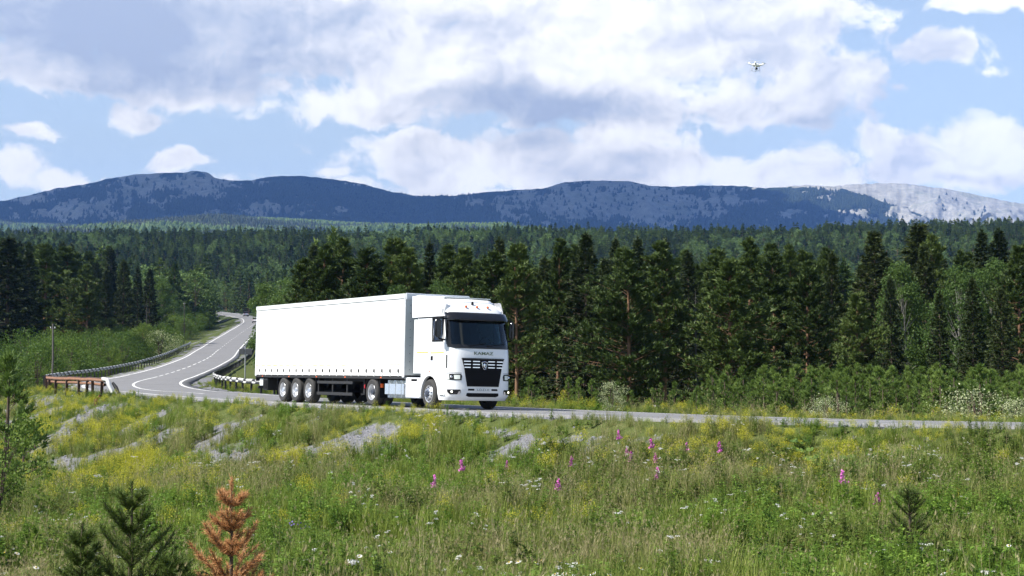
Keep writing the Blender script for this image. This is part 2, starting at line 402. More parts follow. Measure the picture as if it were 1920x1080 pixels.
# ================================================================ MOUNTAINS
SKY1 = [(-700,440),(-300,410),(0,376),(60,362),(100,352),(160,343),(200,333),(250,325),(300,322),(340,322),(356,318),(372,318.5),(384,320),(400,331),(430,337),(470,336),(500,330),(560,327),(600,332),(650,338),(690,346),(730,358),(780,366),(850,366),(900,360),(960,355),(1020,352),(1060,340),(1110,337),(1180,338),(1220,347),(1260,349),(1320,346),(1390,347),(1440,351),(1480,349),(1520,347),(1560,347),(1600,357),(1660,378),(1730,402),(1800,425),(1900,450),(2300,500),(2700,520)]
SKY2 = [(1200,420),(1380,365),(1440,352),(1500,346),(1520,345),(1545,349),(1600,344),(1650,342),(1690,341.5),(1700,343),(1750,349),(1800,356),(1830,363),(1870,371),(1900,378),(1960,385),(2100,410),(2400,440),(2800,470)]
SCR1 = [(300,350,120,26,1.2),(385,336,36,18,1.2),(130,392,110,26,1.0),(60,405,70,18,.8),(235,358,60,14,.7),(220,385,60,12,.7),(300,385,40,10,.5),(390,398,40,14,.55),(480,396,40,20,.8),(545,392,50,18,.8),(640,396,22,8,.8),(655,345,30,6,.8),
        (1130,376,190,34,1.25),(1010,388,70,18,.7),(1240,398,80,26,1.0),(1000,420,80,12,.5),(1350,375,70,16,.45),(1430,372,60,12,.4),(1560,368,70,12,.4),(1500,402,90,16,.5),(1620,398,60,20,.5),(1600,420,50,14,.8),(1540,352,60,6,.9),(430,352,60,12,.4)]
SCR2 = [(1780,375,260,46,1.9),(1900,395,140,40,1.6),(1500,350,90,10,1.3),(1640,352,110,14,1.4),(1650,380,60,14,.5)]
def mountain(name, sky_, Y0, Y1, z0, x0, x1, scr, lab, seed):
    nu, nv = 760, 110
    px = np.linspace(x0, x1, nu); t = np.linspace(0, 1.25, nv)
    PX, Tt = np.meshgrid(px, t, indexing='ij')
    rough = (fbm(px/9+seed, px*0+seed, 4)-.5)*3.5
    sk = np.interp(px, [a for a, _ in sky_], [b for _, b in sky_])+rough
    Yd = Y0+(Y1-Y0)*Tt+(fbm(PX/90+seed, Tt*3, 3)-.5)*800*np.sin(np.clip(Tt, 0, 1)*math.pi)
    Yc = Y0+(Y1-Y0)*1.0
    ztop = CAMZ+(HZ-sk)/FP*Yc
    prof = np.clip(Tt, 0, 1)**1.15
    prof = np.where(Tt <= 1, prof*(1-.12*np.sin(prof*math.pi)), 1-(Tt-1)*2.2)
    Zm = z0+(ztop[:, None]-z0)*prof
    rid = (fbm(PX/55+seed, Tt*4+seed, 5)-.5)*260*np.sin(np.clip(Tt, 0, 1)*math.pi)
    Zm = Zm+rid
    Zm = np.where(Tt <= 1, np.minimum(Zm, CAMZ+(HZ-sk[:, None])/FP*Yd-(1-Tt)*20), Zm)
    Xm = (PX-960)/FP*Yd
    vx = PX; vy = HZ-(Zm-CAMZ)/Yd*FP
    bl = np.full(PX.shape, -1.0)
    wx = vx+(fbm(vx/22, vy/9, 3)-.5)*70; wy = vy+(fbm(vx/18+5, vy/9+3, 3)-.5)*22
    for (a, b_, rx, ry, st) in scr: bl = np.maximum(bl, st-np.hypot((wx-a)/rx, (wy-b_)/ry)*1.0)
    nn = fbm(vx/16+seed, vy/7+seed, 4)
    vert = fbm(vx/5+seed, vy/16+3, 3)
    mk = bl+.12+(nn-.5)*2.3+(vert-.5)*1.3+(fbm(vx/45+2, vy/20, 2)-.5)*1.4
    mk = sstep(mk, .05, .35)
    V = np.stack([Xm, Yd, Zm], -1).reshape(-1, 3); ii = np.arange(nu*nv).reshape(nu, nv)
    f = np.stack([ii[:-1, :-1], ii[1:, :-1], ii[1:, 1:], ii[:-1, 1:]], -1).reshape(-1, 4)
    o = link(name, mesh_np(name, V, f, [M_MOUNT], smooth=True, attrs={'scree': mk.ravel()})); tag(o, lab, kind='structure')
    return Xm, Yd, Zm, mk, Tt
m, nt = mat('mountain_slope')
tco = nt.n('ShaderNodeTexCoord').outputs['Object']
at = nt.n('ShaderNodeAttribute', attribute_name='scree').outputs['Fac']
n1 = nt.noise(tco, .02, 6, .7); n2 = nt.noise(tco, .004, 4, .6)
fo = nt.ramp(n1, [(.35, (.012, .022, .010)), (.6, (.028, .045, .018)), (.75, (.05, .065, .03))])
rk = nt.ramp(n1, [(.3, (.23, .225, .205)), (.55, (.36, .35, .315)), (.75, (.45, .43, .39))])
rk = nt.mix(nt.m('MULTIPLY', nt.rng(n2, .5, .65), .3), rk, (.16, .19, .10, 1))
c = nt.mix(nt.rng(at, .35, .6), fo, rk)
b = nt.n('ShaderNodeBsdfPrincipled', inp={'Base Color': c, 'Roughness': 1.0, 'Specular IOR Level': .05})
nt.set(b, 'Normal', nt.n('ShaderNodeBump', inp={'Height': n1, 'Strength': .8, 'Distance': 25.0}).outputs[0])
out(nt, b.outputs[0]); M_MOUNT = m
MT1 = mountain('mountain', SKY1, 6300, 9000, 480, -650, 2500, SCR1, 'long dark wooded mountain range with pale scree patches under cloud shadow', 3.3)
MT2 = mountain('mountain', SKY2, 7600, 10000, 590, 1200, 2750, SCR2, 'sunlit pale rocky mountain shoulder at the right end of the range', 8.1)

# ================================================================ HAZE
hb = bmesh.new(); bmesh.ops.create_cube(hb, size=1.0)
for v in hb.verts: v.co = Vector((v.co.x*14000, 4300+v.co.y*9400, 0)) if False else Vector((v.co.x*17000, 5300+v.co.y*11100, -9 if v.co.z < 0 else 1420))
me = bpy.data.meshes.new('haze'); hb.to_mesh(me); hb.free()
m, nt = mat('haze_air')
pv = nt.n('ShaderNodeVolumePrincipled'); pv.inputs['Color'].default_value = (0.20, 0.42, 1.0, 1); pv.inputs['Density'].default_value = 5.1e-5; pv.inputs['Anisotropy'].default_value = 0.0
o_ = nt.n('ShaderNodeOutputMaterial'); nt.t.links.new(pv.outputs[0], o_.inputs['Volume'])
me.materials.append(m); HAZE = link('haze', me); tag(HAZE, 'thin bluish air over the valley', kind='stuff')
# ---------------------------------------------------------------- cumulus deck added above the view, shaped to cast the shadow on the range
def cloud(name, cx, cyy, cz, rx, ry, rz, lab, seed):
    rg = np.random.default_rng(seed); bm = bmesh.new()
    for k in range(120):
        a = rg.uniform(0, 6.283); r = math.sqrt(rg.random())
        s = rg.uniform(.16, .30)*min(rx, ry)
        mt = Matrix.Translation((cx+math.cos(a)*r*rx, cyy+math.sin(a)*r*ry, cz+rg.uniform(0, rz)))@Matrix.Diagonal((s*1.5, s*1.1, s*.42, 1))
        bmesh.ops.create_icosphere(bm, subdivisions=3, radius=1, matrix=mt)
    for v in bm.verts:
        n = fbm(np.array([v.co.x/160]), np.array([v.co.y/160+v.co.z/120]), 3)[0]-.5
        v.co += Vector((0, 0, 1))*n*160
    me = bpy.data.meshes.new(name); bm.to_mesh(me); bm.free(); me.materials.append(M_CLOUD)
    o = link(name, me); tag(o, lab, kind='stuff'); return o
M_CLOUD = pbr('cloud_white', (.9, .9, .9), 1.0, spec=0.0)
cloud('cloud', -2850, 6900, 2850, 2600, 1950, 300, 'unseen broad cumulus bank added high up to shade the mountains', 4)
# ================================================================ VEGETATION TEMPLATES
def leaf_mat(name, c0, c1, c2=None, trans=.3, rough=.55, var=.5, dry=None):
    m, nt = mat(name)
    oi = nt.n('ShaderNodeObjectInfo').outputs['Random']
    geo = nt.n('ShaderNodeNewGeometry')
    tco = nt.n('ShaderNodeTexCoord').outputs['Object']
    f = nt.noise(tco, 1.3, 3, .6)
    ri = geo.outputs['Random Per Island']
    t = nt.m('ADD', nt.m('MULTIPLY', oi, var), nt.m('MULTIPLY_ADD', nt.m('ADD', f, ri), .5, -.25*var-.1), clamp=True)
    stops = [(0.0, c0), (0.6 if c2 else 1.0, c1)]+([(1.0, c2)] if c2 else [])
    c = nt.ramp(t, stops)
    if dry:
        at_ = nt.n('ShaderNodeAttribute', attribute_name='dry', attribute_type='INSTANCER').outputs['Fac']
        c = nt.mix(nt.m('MULTIPLY', at_, nt.rng(ri, .0, .9)), c, (*dry, 1))
    b = nt.n('ShaderNodeBsdfPrincipled', inp={'Base Color': c, 'Roughness': rough, 'Specular IOR Level': .25})
    tr = nt.n('ShaderNodeBsdfTranslucent', inp={'Color': nt.mix(.5, c, (1.0, 1.0, .25, 1), 'MULTIPLY') if False else c})
    mx = nt.n('ShaderNodeMixShader', inp={0: trans, 1: b.outputs[0], 2: tr.outputs[0]})
    out(nt, mx.outputs[0]); return m
M_PINE = leaf_mat('pine_needles', (.020, .036, .010), (.070, .108, .024), (.125, .165, .042), trans=.14)
M_PINEB = leaf_mat('young_pine_needles', (.055, .105, .020), (.125, .195, .036), (.19, .26, .06), trans=.25)
M_SPRUCE = leaf_mat('spruce_needles', (.010, .020, .007), (.034, .052, .014), (.068, .088, .026), trans=.12)
M_BIRCH = leaf_mat('birch_leaves', (.045, .085, .020), (.085, .145, .032), (.13, .19, .05), trans=.4)
M_BUSH = leaf_mat('bush_leaves', (.034, .075, .012), (.105, .175, .026), (.20, .27, .05), trans=.4)
M_WILLOW = leaf_mat('pale_willow_leaves', (.14, .19, .07), (.34, .38, .19), (.60, .62, .40), trans=.35)
M_SAPL = leaf_mat('sapling_needles', (.035, .068, .010), (.105, .15, .028), (.20, .24, .06), trans=.2)
M_DEADN = leaf_mat('dead_orange_needles', (.38, .18, .065), (.60, .33, .15), (.72, .46, .25), trans=.25)
M_FAR = leaf_mat('far_conifer_foliage', (.012, .026, .006), (.050, .088, .016), (.115, .165, .032), trans=.15, var=.9)
M_FARM = leaf_mat('mountain_conifer_foliage', (.012, .022, .010), (.022, .038, .015), (.040, .062, .022), trans=0.1, var=.9)
M_FARD = leaf_mat('far_birch_foliage', (.050, .095, .022), (.095, .155, .035), (.13, .20, .05), trans=.2, var=.9)
M_BARK = pbr('grey_brown_bark', (.11, .085, .065), .95, noise=.4, nscale=6, spec=.1)
M_BARKO = pbr('orange_pine_bark', (.20, .12, .075), .9, noise=.45, nscale=5, spec=.1)
M_BARKB = pbr('white_birch_bark', (.20, .195, .175), .8, noise=.45, nscale=9, spec=.1)
def tube_arr(pts, rad, k=5):
    pts = np.array(pts, float); rad = np.array(rad, float); n = len(pts)
    t = np.gradient(pts, axis=0); t /= np.linalg.norm(t, axis=1)[:, None]+1e-9
    ref = np.where(np.abs(t[:, 2:3]) > .9, np.array([[1, 0, 0.]]), np.array([[0, 0, 1.]]))
    a = np.cross(t, ref); a /= np.linalg.norm(a, axis=1)[:, None]; b = np.cross(t, a)
    an = np.arange(k)/k*2*math.pi
    V = pts[:, None]+rad[:, None, None]*(np.cos(an)[None, :, None]*a[:, None]+np.sin(an)[None, :, None]*b[:, None])
    ii = np.arange(n*k).reshape(n, k); jj = np.roll(ii, -1, axis=1)
    f = np.stack([ii[:-1], jj[:-1], jj[1:], ii[1:]], -1).reshape(-1, 4)
    return V.reshape(-1, 3), f
class Acc:
    def __init__(s): s.v = []; s.q = []; s.t = []; s.n = 0
    def quads(s, V, f): s.v.append(V); s.q.append(f+s.n); s.n += len(V)
    def tris(s, V):
        V = V.reshape(-1, 3); s.v.append(V); s.t.append(np.arange(len(V)).reshape(-1, 3)+s.n); s.n += len(V)
    def qd(s, V):
        V = V.reshape(-1, 3); s.v.append(V); s.q.append(np.arange(len(V)).reshape(-1, 4)+s.n); s.n += len(V)
    def mesh(s, name, m, smooth=False):
        fs = []
        if s.t: fs.append(np.vstack(s.t))
        if s.q: fs.append(np.vstack(s.q))
        return mesh_np(name, np.vstack(s.v), fs, m if isinstance(m, (list, tuple)) else [m], smooth=smooth)
def rdir(rg, n):
    d = rg.normal(size=(n, 3)); return d/np.linalg.norm(d, axis=1)[:, None]
def needles(acc, rg, cen, dirs, per, L, w, spread=.75):
    """per triangles at each centre, fanned round dirs"""
    n = len(cen); c = np.repeat(cen, per, 0); d = np.repeat(dirs, per, 0)+rdir(rg, n*per)*spread
    d /= np.linalg.norm(d, axis=1)[:, None]
    s = np.cross(d, rdir(rg, n*per)); s /= np.linalg.norm(s, axis=1)[:, None]+1e-9
    l = L*rg.uniform(.6, 1.25, (n*per, 1)); ww = w*rg.uniform(.7, 1.3, (n*per, 1))
    c = c+rdir(rg, n*per)*L*.18
    acc.tris(np.stack([c-s*ww, c+s*ww, c+d*l], 1))
def leaves(acc, rg, cen, size, asp=.6, up=.4):
    n = len(cen); d = rdir(rg, n)+np.array([0, 0, up]); d /= np.linalg.norm(d, axis=1)[:, None]
    s = np.cross(d, rdir(rg, n)); s /= np.linalg.norm(s, axis=1)[:, None]+1e-9
    l = size*rg.uniform(.6, 1.3, (n, 1)); w = l*asp
    acc.qd(np.stack([cen, cen+d*l*.5+s*w*.5, cen+d*l, cen+d*l*.5-s*w*.5], 1))
def make_conifer(seed, H=12., R=3.0, h0=.12, nb=90, ntw=9, per=9, L=.30, w=.045, kind='pine', trunkr=.16, shape=1.0, lean=.02, asym=.25, leafm=None, barkm=None, gap=0.0):
    rg = np.random.default_rng(seed); tr = Acc(); cr = Acc()
    zs = np.linspace(0, H, 9); wob = np.cumsum(rg.normal(size=(9, 2))*lean*H/9, 0)
    tp = np.stack([wob[:, 0], wob[:, 1], zs], 1); tp[0, :2] = 0
    tr.quads(*tube_arr(tp, trunkr*(1-zs/H)**.8+.012, 6))
    cs, ds = [], []
    for i in range(nb):
        if kind == 'pine':
            u = (i+rg.random())/nb
            h = h0+(1-h0)*u; hh = h
            prof = (math.sin(min(1, (1-hh)/(1-h0)*1.02+.04)*math.pi*.52))**.9*(.82+.18*math.sin(hh*17+seed)) if shape >= 1 else (1-hh)**.6
            ln = R*prof*rg.uniform(.6, 1.12); elv = rg.uniform(.05, .40)+.45*u; a = rg.uniform(0, 6.283)
        else:
            wh = int(i/5); nw = max(1, nb//5); u = (wh+rg.random()*.25)/nw
            h = h0+(1-h0)*u; prof = (1-u)**.82+.03; ln = R*prof*rg.uniform(.75, 1.12); elv = -.38+.75*u; a = (i % 5)*1.2566+wh*.7+rg.normal()*.25
        ln *= 1+asym*math.cos(a-seed)
        if gap and rg.random() < gap: continue
        p0 = np.array([np.interp(h*H, zs, tp[:, 0]), np.interp(h*H, zs, tp[:, 1]), h*H])
        d = np.array([math.cos(a)*math.cos(elv), math.sin(a)*math.cos(elv), math.sin(elv)])
        n = 5; tt = np.linspace(0, 1, n)[:, None]
        curve = (.10 if kind == 'pine' else .16)*ln
        bp = p0+d*ln*tt+np.array([0, 0, 1.])*curve*tt**2+np.cumsum(rg.normal(size=(n, 3))*.03*ln, 0)*tt
        tr.quads(*tube_arr(bp, np.linspace(trunkr*.28*(1-h*.7), .008, n), 3))
        k = max(3, int(ntw*(.4+.9*ln/R)))
        s = rg.uniform(.22 if kind == 'pine' else .12, 1.0, k)**.75
        base = np.stack([np.interp(s, tt[:, 0], bp[:, j]) for j in range(3)], 1)
        side = np.cross(d, [0, 0, 1.]); side /= np.linalg.norm(side)+1e-9
        if kind == 'pine':
            off = (side*rg.uniform(-1, 1, (k, 1))*.36*ln*(1.1-s[:, None])+np.array([0, 0, 1.])*rg.uniform(-.06, .22, (k, 1))*ln*.8)
            dd = d*.6+side*rg.uniform(-.6, .6, (k, 1))+np.array([0, 0, .75])
        else:
            off = side*rg.uniform(-1, 1, (k, 1))*.34*ln*(1.1-s[:, None])+np.array([0, 0, -1.])*rg.uniform(0, .10, (k, 1))*ln
            dd = d*.8+side*rg.uniform(-.7, .7, (k, 1))+np.array([0, 0, -.15])
        cs.append(base+off); ds.append(dd)
        for q in range(0, k, 3):
            tr.quads(*tube_arr([base[q], base[q]+off[q]], [.012, .006], 3))
    # leader
    cs.append(np.stack([np.full(6, tp[-1, 0]), np.full(6, tp[-1, 1]), np.linspace(H*.93, H*1.0, 6)], 1)); ds.append(np.tile([0, 0, 1.], (6, 1)))
    cen = np.vstack(cs); dr = np.vstack(ds); dr /= np.linalg.norm(dr, axis=1)[:, None]
    needles(cr, rg, cen, dr, per, L, w)
    return tr.mesh('trunk', barkm or (M_BARKO if kind == 'pine' else M_BARK), True), cr.mesh('crown', leafm or (M_PINE if kind == 'pine' else M_SPRUCE))
def make_leafy(seed, H=9., R=2.6, h0=.15, nclump=34, per=90, size=.22, leafm=None, barkm=None, trunks=1, tr_r=.10, squash=.8):
    rg = np.random.default_rng(seed); tr = Acc(); cr = Acc(); ends = []
    for k in range(trunks):
        a = rg.uniform(0, 6.28); sp = 0 if trunks == 1 else rg.uniform(.2, .6)*R*.5
        top = np.array([math.cos(a)*sp, math.sin(a)*sp, H*rg.uniform(.75, .95)])
        tt = np.linspace(0, 1, 7)[:, None]; p = top*tt+np.cumsum(rg.normal(size=(7, 3))*.02*H*.4, 0)*tt
        p[0] = 0
        tr.quads(*tube_arr(p, np.linspace(tr_r, .02, 7), 5)); ends.append(p)
    cs = []
    for i in range(nclump):
        p = ends[rg.integers(len(ends))]; u = (i+rg.random())/nclump; h = h0+(1-h0)*u
        prof = math.sin((.12+.86*u)*math.pi)**.6
        a = rg.uniform(0, 6.28); r = R*prof*math.sqrt(rg.uniform(.1, 1.0))
        b0 = p[min(6, int(h*6))]; c = np.array([b0[0]+math.cos(a)*r, b0[1]+math.sin(a)*r, h*H*.97])
        tr.quads(*tube_arr([b0*[1, 1, .85], (b0*[1, 1, .85]+c)/2+[0, 0, .1], c], [tr_r*.3, tr_r*.18, .008], 3))
        s = R*rg.uniform(.24, .42)
        n = int(per*rg.uniform(.6, 1.3)); q = rdir(rg, n)*(rg.random((n, 1))**.45)*s*np.array([1, 1, squash])
        cs.append(c+q)
    leaves(cr, rg, np.vstack(cs), size)
    return tr.mesh('trunk', barkm or M_BARK, True), cr.mesh('crown', leafm or M_BIRCH)
TPL = {}
TPL['pine'] = [make_conifer(21+i, H=12, R=[3.3, 2.7, 3.6, 2.4, 3.0][i], h0=[.10, .22, .06, .30, .16][i], nb=[150, 125, 170, 115, 140][i], ntw=15, per=15, L=.30, w=.050, trunkr=.12, asym=[.25, .3, .15, .35, .2][i]) for i in range(5)]
TPL['spruce'] = [make_conifer(41+i, H=14, R=[2.5, 2.0, 3.0][i], h0=.05, nb=[180, 160, 200][i], ntw=12, per=13, L=.33, w=.055, kind='spruce', asym=.12, trunkr=.17) for i in range(3)]
TPL['birch'] = [make_leafy(61+i, H=11, R=[2.3, 2.9][i], h0=.18, nclump=64, per=190, size=.20, leafm=M_BIRCH, barkm=M_BARKB) for i in range(2)]
TPL['bush'] = [make_leafy(71+i, H=3.2, R=[1.9, 1.6, 2.2][i], h0=.05, nclump=34, per=190, size=.095, leafm=M_BUSH, trunks=5, tr_r=.035) for i in range(3)]
TPL['willow'] = [make_leafy(81+i, H=2.6, R=[1.5, 1.9][i], h0=.05, nclump=34, per=60, size=.11, leafm=M_WILLOW, trunks=6, tr_r=.03) for i in range(2)]
TPL['young'] = [make_conifer(91+i, H=2.6, R=[.85, .7, .95, .8][i], h0=.05, nb=42, ntw=7, per=12, L=.16, w=.013, trunkr=.03, leafm=M_PINEB, barkm=M_BARK, asym=.1, shape=1) for i in range(4)]
TPL['snag'] = [make_conifer(99, H=11, R=1.2, h0=.3, nb=40, ntw=3, per=1, L=.1, w=.004, trunkr=.11, leafm=M_BARK, barkm=pbr('grey_dead_wood', (.085, .08, .075), .9, noise=.3))]
TREECAT = {'pine': ('pine_tree', 'tree'), 'spruce': ('spruce_tree', 'tree'), 'birch': ('birch_tree', 'tree'), 'bush': ('bush', 'bush'), 'willow': ('willow_shrub', 'shrub'), 'young': ('young_pine', 'tree'), 'snag': ('dead_tree', 'tree')}
TH = {'pine': 12, 'spruce': 14, 'birch': 11, 'bush': 3.2, 'willow': 2.6, 'young': 2.6, 'snag': 11}
def plant(kind, x, y, h, wid=1.0, label=None, group=None, ti=None, rz=None, z=None):
    nm, cat = TREECAT[kind]; tl = TPL[kind]; ti = random.randrange(len(tl)) if ti is None else ti
    e = empty(nm, (x, y, (gz(x, y) if z is None else z)-.08), random.uniform(0, 6.28) if rz is None else rz)
    s = h/TH[kind]; e.scale = (s*wid, s*wid, s)
    link('trunk', tl[ti][0], e); link('crown' if kind not in ('bush', 'willow') else 'foliage', tl[ti][1], e)
    tag(e, label, cat, group); return e
def X(px, y): return (px-960)/FP*y
def ztop(py, y): return CAMZ+(HZ-py)/FP*y
def plant_px(kind, px, ytop, y, wid=1.0, label=None, group=None, ti=None, rz=None):
    x = X(px, y); g = gz(x, y); return plant(kind, x, y, ztop(ytop, y)-g, wid, label, group, ti, rz, g)

# ================================================================ FOREST: individual trees
FR = [  # kind, photo column, photo row of the top, distance, width, template, label
 ('pine', 966, 462, 84, 1.0, 1, 'tall open pine with bare sunlit trunk just right of the truck cab'),
 ('pine', 1046, 452, 90, .85, 3, 'slim pine with orange trunk, second to the right of the truck cab'),
 ('spruce', 1096, 436, 88, 1.0, 2, 'dense dark spruce between the slim orange pine and the broad pine'),
 ('pine', 1182, 474, 78, 1.12, 0, 'broad full-crowned pine standing behind the pale flowering shrub'),
 ('pine', 1246, 455, 90, 1.05, 4, 'tall pine touching the right flank of the broad full-crowned pine'),
 ('spruce', 1290, 470, 98, .8, 0, 'narrow dark spruce beside the grey dead snag'),
 ('snag', 1306, 540, 92, .9, 0, 'grey dead snag without needles between two broad pines'),
 ('pine', 1372, 492, 76, 1.2, 2, 'widest pine of the front row with low sweeping branches, right of the dead snag'),
 ('pine', 1405, 452, 94, 1.0, 1, 'tall pine whose top rises behind the widest front row pine'),
 ('pine', 1452, 476, 84, 1.0, 3, 'pine with reddish trunk right of the widest front row pine'),
 ('pine', 1512, 492, 82, .95, 4, 'mid green pine between the reddish-trunked pine and the small rounded pine'),
 ('spruce', 1560, 470, 96, .9, 1, 'dark spruce standing behind the left side of the small rounded pine'),
 ('pine', 1608, 552, 72, .95, 2, 'small rounded pine standing forward above the young pine thicket'),
 ('spruce', 1642, 432, 104, 1.15, 2, 'tall dark spruce directly behind the small rounded pine'),
 ('spruce', 1672, 520, 86, .8, 0, 'short dark spruce right of the small rounded pine'),
 ('spruce', 1727, 420, 112, 1.5, 2, 'tallest broad dark spruce whose pointed top stands against the mountain'),
 ('birch', 1702, 492, 96, .8, 0, 'light green birch in front of the tallest broad spruce'),
 ('spruce', 1762, 545, 82, .95, 1, 'low dark spruce with drooping boughs right of the light green birch'),
 ('birch', 1795, 500, 90, .8, 1, 'slender pale birch showing a white stem between dark spruces'),
 ('spruce', 1822, 520, 84, .9, 0, 'dark spruce between the two pale birches on the right'),
 ('birch', 1852, 486, 94, .8, 0, 'yellowish green birch near the right end of the front row'),
 ('spruce', 1880, 540, 80, .9, 2, 'dark spruce in front of the yellowish green birch'),
 ('pine', 1912, 465, 88, 1.0, 0, 'last tall pine of the front row at the right edge'),
 ('spruce', 1842, 432, 118, 1.1, 1, 'pointed spruce top behind the yellowish green birch'),
 ('spruce', 1878, 430, 122, 1.1, 0, 'twin spruce top rising at the far right of the wood'),
 ('pine', 922, 478, 92, 1.1, 2, 'pine directly behind the cab roof of the truck'),
 ('spruce', 936, 446, 106, .9, 0, 'dark spruce tip above the pine behind the cab'),
 ('pine', 868, 470, 108, 1.1, 0, 'dense pine above the roof fairing of the truck'),
 ('pine', 838, 462, 112, 1.0, 4, 'pine above the gap between the cab and the trailer'),
 ('spruce', 806, 452, 116, .8, 1, 'dark narrow spruce above the front end of the trailer'),
 ('pine', 772, 468, 106, 1.0, 3, 'dark pine over the front part of the trailer roof'),
 ('pine', 735, 452, 114, 1.1, 1, 'grey green pine over the middle of the trailer roof'),
 ('pine', 690, 470, 106, 1.1, 2, 'wide pine left of the grey green pine above the trailer'),
 ('pine', 645, 452, 112, 1.05, 0, 'tall pine, highest of those over the rear half of the trailer'),
 ('pine', 604, 462, 110, 1.0, 4, 'pine left of the highest one above the trailer rear half'),
 ('pine', 566, 490, 112, 1.0, 2, 'pine at the left end of the big row above the trailer'),
 ('birch', 545, 522, 122, 1.0, 1, 'light green birch above the rear of the trailer'),
 ('birch', 505, 530, 150, 1.1, 0, 'bright birch just above the upper rear corner of the trailer'),
 ('birch', 740, 535, 92, .7, 0, 'light green bush peeping over the middle of the trailer roof'),
 ('birch', 822, 528, 92, .7, 1, 'light green bush peeping over the roof fairing'),
 ('spruce', 12, 445, 132, 1.3, 2, 'very dark tall spruce at the left edge of the scene'),
 ('spruce', 52, 470, 150, 1.1, 0, 'dark spruce next to the very dark one on the left edge'),
 ('pine', 86, 462, 160, 1.2, 1, 'dark pine with lit trunk left of the grey utility pole'),
 ('pine', 128, 466, 165, 1.2, 3, 'dark pine right above the grey utility pole'),
 ('pine', 164, 500, 158, 1.1, 0, 'lower pine at the right of the dark group on the left'),
 ('spruce', 198, 505, 172, .9, 1, 'dark spruce among the trees above the left bushes'),
 ('spruce', 229, 488, 180, .9, 0, 'pointed dark spruce with a needle-like tip in the left wood'),
 ('spruce', 258, 500, 186, .8, 1, 'slim dark spruce right of the needle-like tip'),
 ('spruce', 279, 504, 192, .8, 2, 'third slim dark spruce in the left wood'),
 ('birch', 292, 520, 200, .9, 0, 'light birch crown right of the slim dark spruces'),
 ('snag', 275, 560, 170, .8, 0, 'thin grey dead trunk in front of the slim dark spruces'),
 ('spruce', 397, 528, 520, .75, 0, 'lone dark spruce above the hidden stretch of upper road'),
]
FR = [(k, px, yt, (d*1.5 if px < 300 else d), (wd*1.1 if px < 300 else wd), ti, lab) for (k, px, yt, d, wd, ti, lab) in FR]
for (k, px, yt, d, wd, ti, lab) in FR: plant_px(k, px, yt, d, wd*(1.28 if k == 'pine' else 1.05), lab, {'pine': 'tall pines in the front rows of the wood', 'spruce': 'dark spruces in the front rows of the wood', 'birch': 'birches in the wood', 'snag': 'dead trees in the wood', 'bush': 'bushes behind the truck'}[k], ti)
placed = [(X(px, d), d, 2.6) for (k, px, yt, d, wd, ti, lab) in FR]
def free(x, y, r):
    for (a, b_, rr) in placed:
        if (a-x)**2+(b_-y)**2 < (r+rr)**2*.5: return False
    return True
rr = random.Random(3)
MARKS = [(40, 'at the left edge'), (130, 'near the grey utility pole'), (170, 'just right of the utility pole'), (210, 'left of the slim dark spruces'), (245, 'under the needle-tipped spruce'), (290, 'under the slim dark spruces'), (330, 'right of the slim dark spruces'), (375, 'above the left guardrail end'), (420, 'below the distant cars'), (500, 'by the trailer rear corner'), (600, 'over the trailer rear half'), (700, 'over the trailer middle'), (800, 'over the trailer front'), (935, 'over the cab'),
  (1010, 'just right of the cab'), (1100, 'by the slim orange pine'), (1200, 'by the pale cream-flecked shrub'), (1300, 'by the dead snag'), (1400, 'by the widest pine'), (1490, 'by the reddish-trunked pine'), (1580, 'left of the small rounded pine'), (1660, 'by the small rounded pine'), (1750, 'by the tallest broad spruce'), (1860, 'by the two pale birches'), (4000, 'at the right edge')]
def where(px, y, yr, h, hr):
    m_ = [t for a, t in MARKS if px < a][0]; f = (y-yr[0])/(yr[1]-yr[0])
    return ('nearer ' if f < .34 else 'farther ' if f > .67 else ''), ('tall ' if h > (hr[0]+hr[1])/2 else 'short '), m_
def fill(n, kinds, pxr, yr, hr, sep, labs, group, cond=None, wid=(.85, 1.15), cap=None):
    c = 0
    for _ in range(n*40):
        if c >= n: break
        y = rr.uniform(*yr); px = rr.uniform(*pxr); x = X(px, y)
        sd, _i = road_sd([x], [y])
        if abs(sd[0]) < 8.5 or not free(x, y, sep): continue
        if cond and not cond(px, y, x, sd[0]): continue
        k = rr.choice(kinds); placed.append((x, y, sep)); c += 1
        hh_ = rr.uniform(*hr)*(.62 if k == 'birch' and hr[0] > 8 else 1)
        if cap: hh_ = max(5, min(hh_, ztop(rr.uniform(*cap), y)-gz(x, y)))
        d1, d2, d3 = where(px, y, yr, hh_, hr)
        plant(k, x, y, hh_, rr.uniform(*wid), d1+d2+labs[k]+', '+d3, d1+group+' '+d3+{'pine': ' (pines)', 'spruce': ' (spruces)', 'birch': ' (birches)', 'bush': '', 'willow': '', 'young': '', 'snag': ''}[k])
R_SIDE = lambda px, y, x, sd: sd > 14
fill(95, ['pine', 'pine', 'spruce'], (930, 2060), (98, 150), (9.5, 12.5), 2.3, {'pine': 'pine crowded behind the front row', 'spruce': 'dark spruce crowded behind the front row', 'birch': ''}, 'crowded trees right of the truck', R_SIDE, cap=(440, 500))
fill(45, ['pine', 'pine', 'spruce', 'birch'], (470, 940), (120, 175), (9.5, 12.5), 2.5, {'pine': 'pine crowded behind the truck', 'spruce': 'dark spruce crowded behind the truck', 'birch': 'birch crowded behind the truck'}, 'crowded trees above the trailer', R_SIDE, cap=(448, 500))
L_SIDE = lambda px, y, x, sd: sd < -26-(345-y)*.12
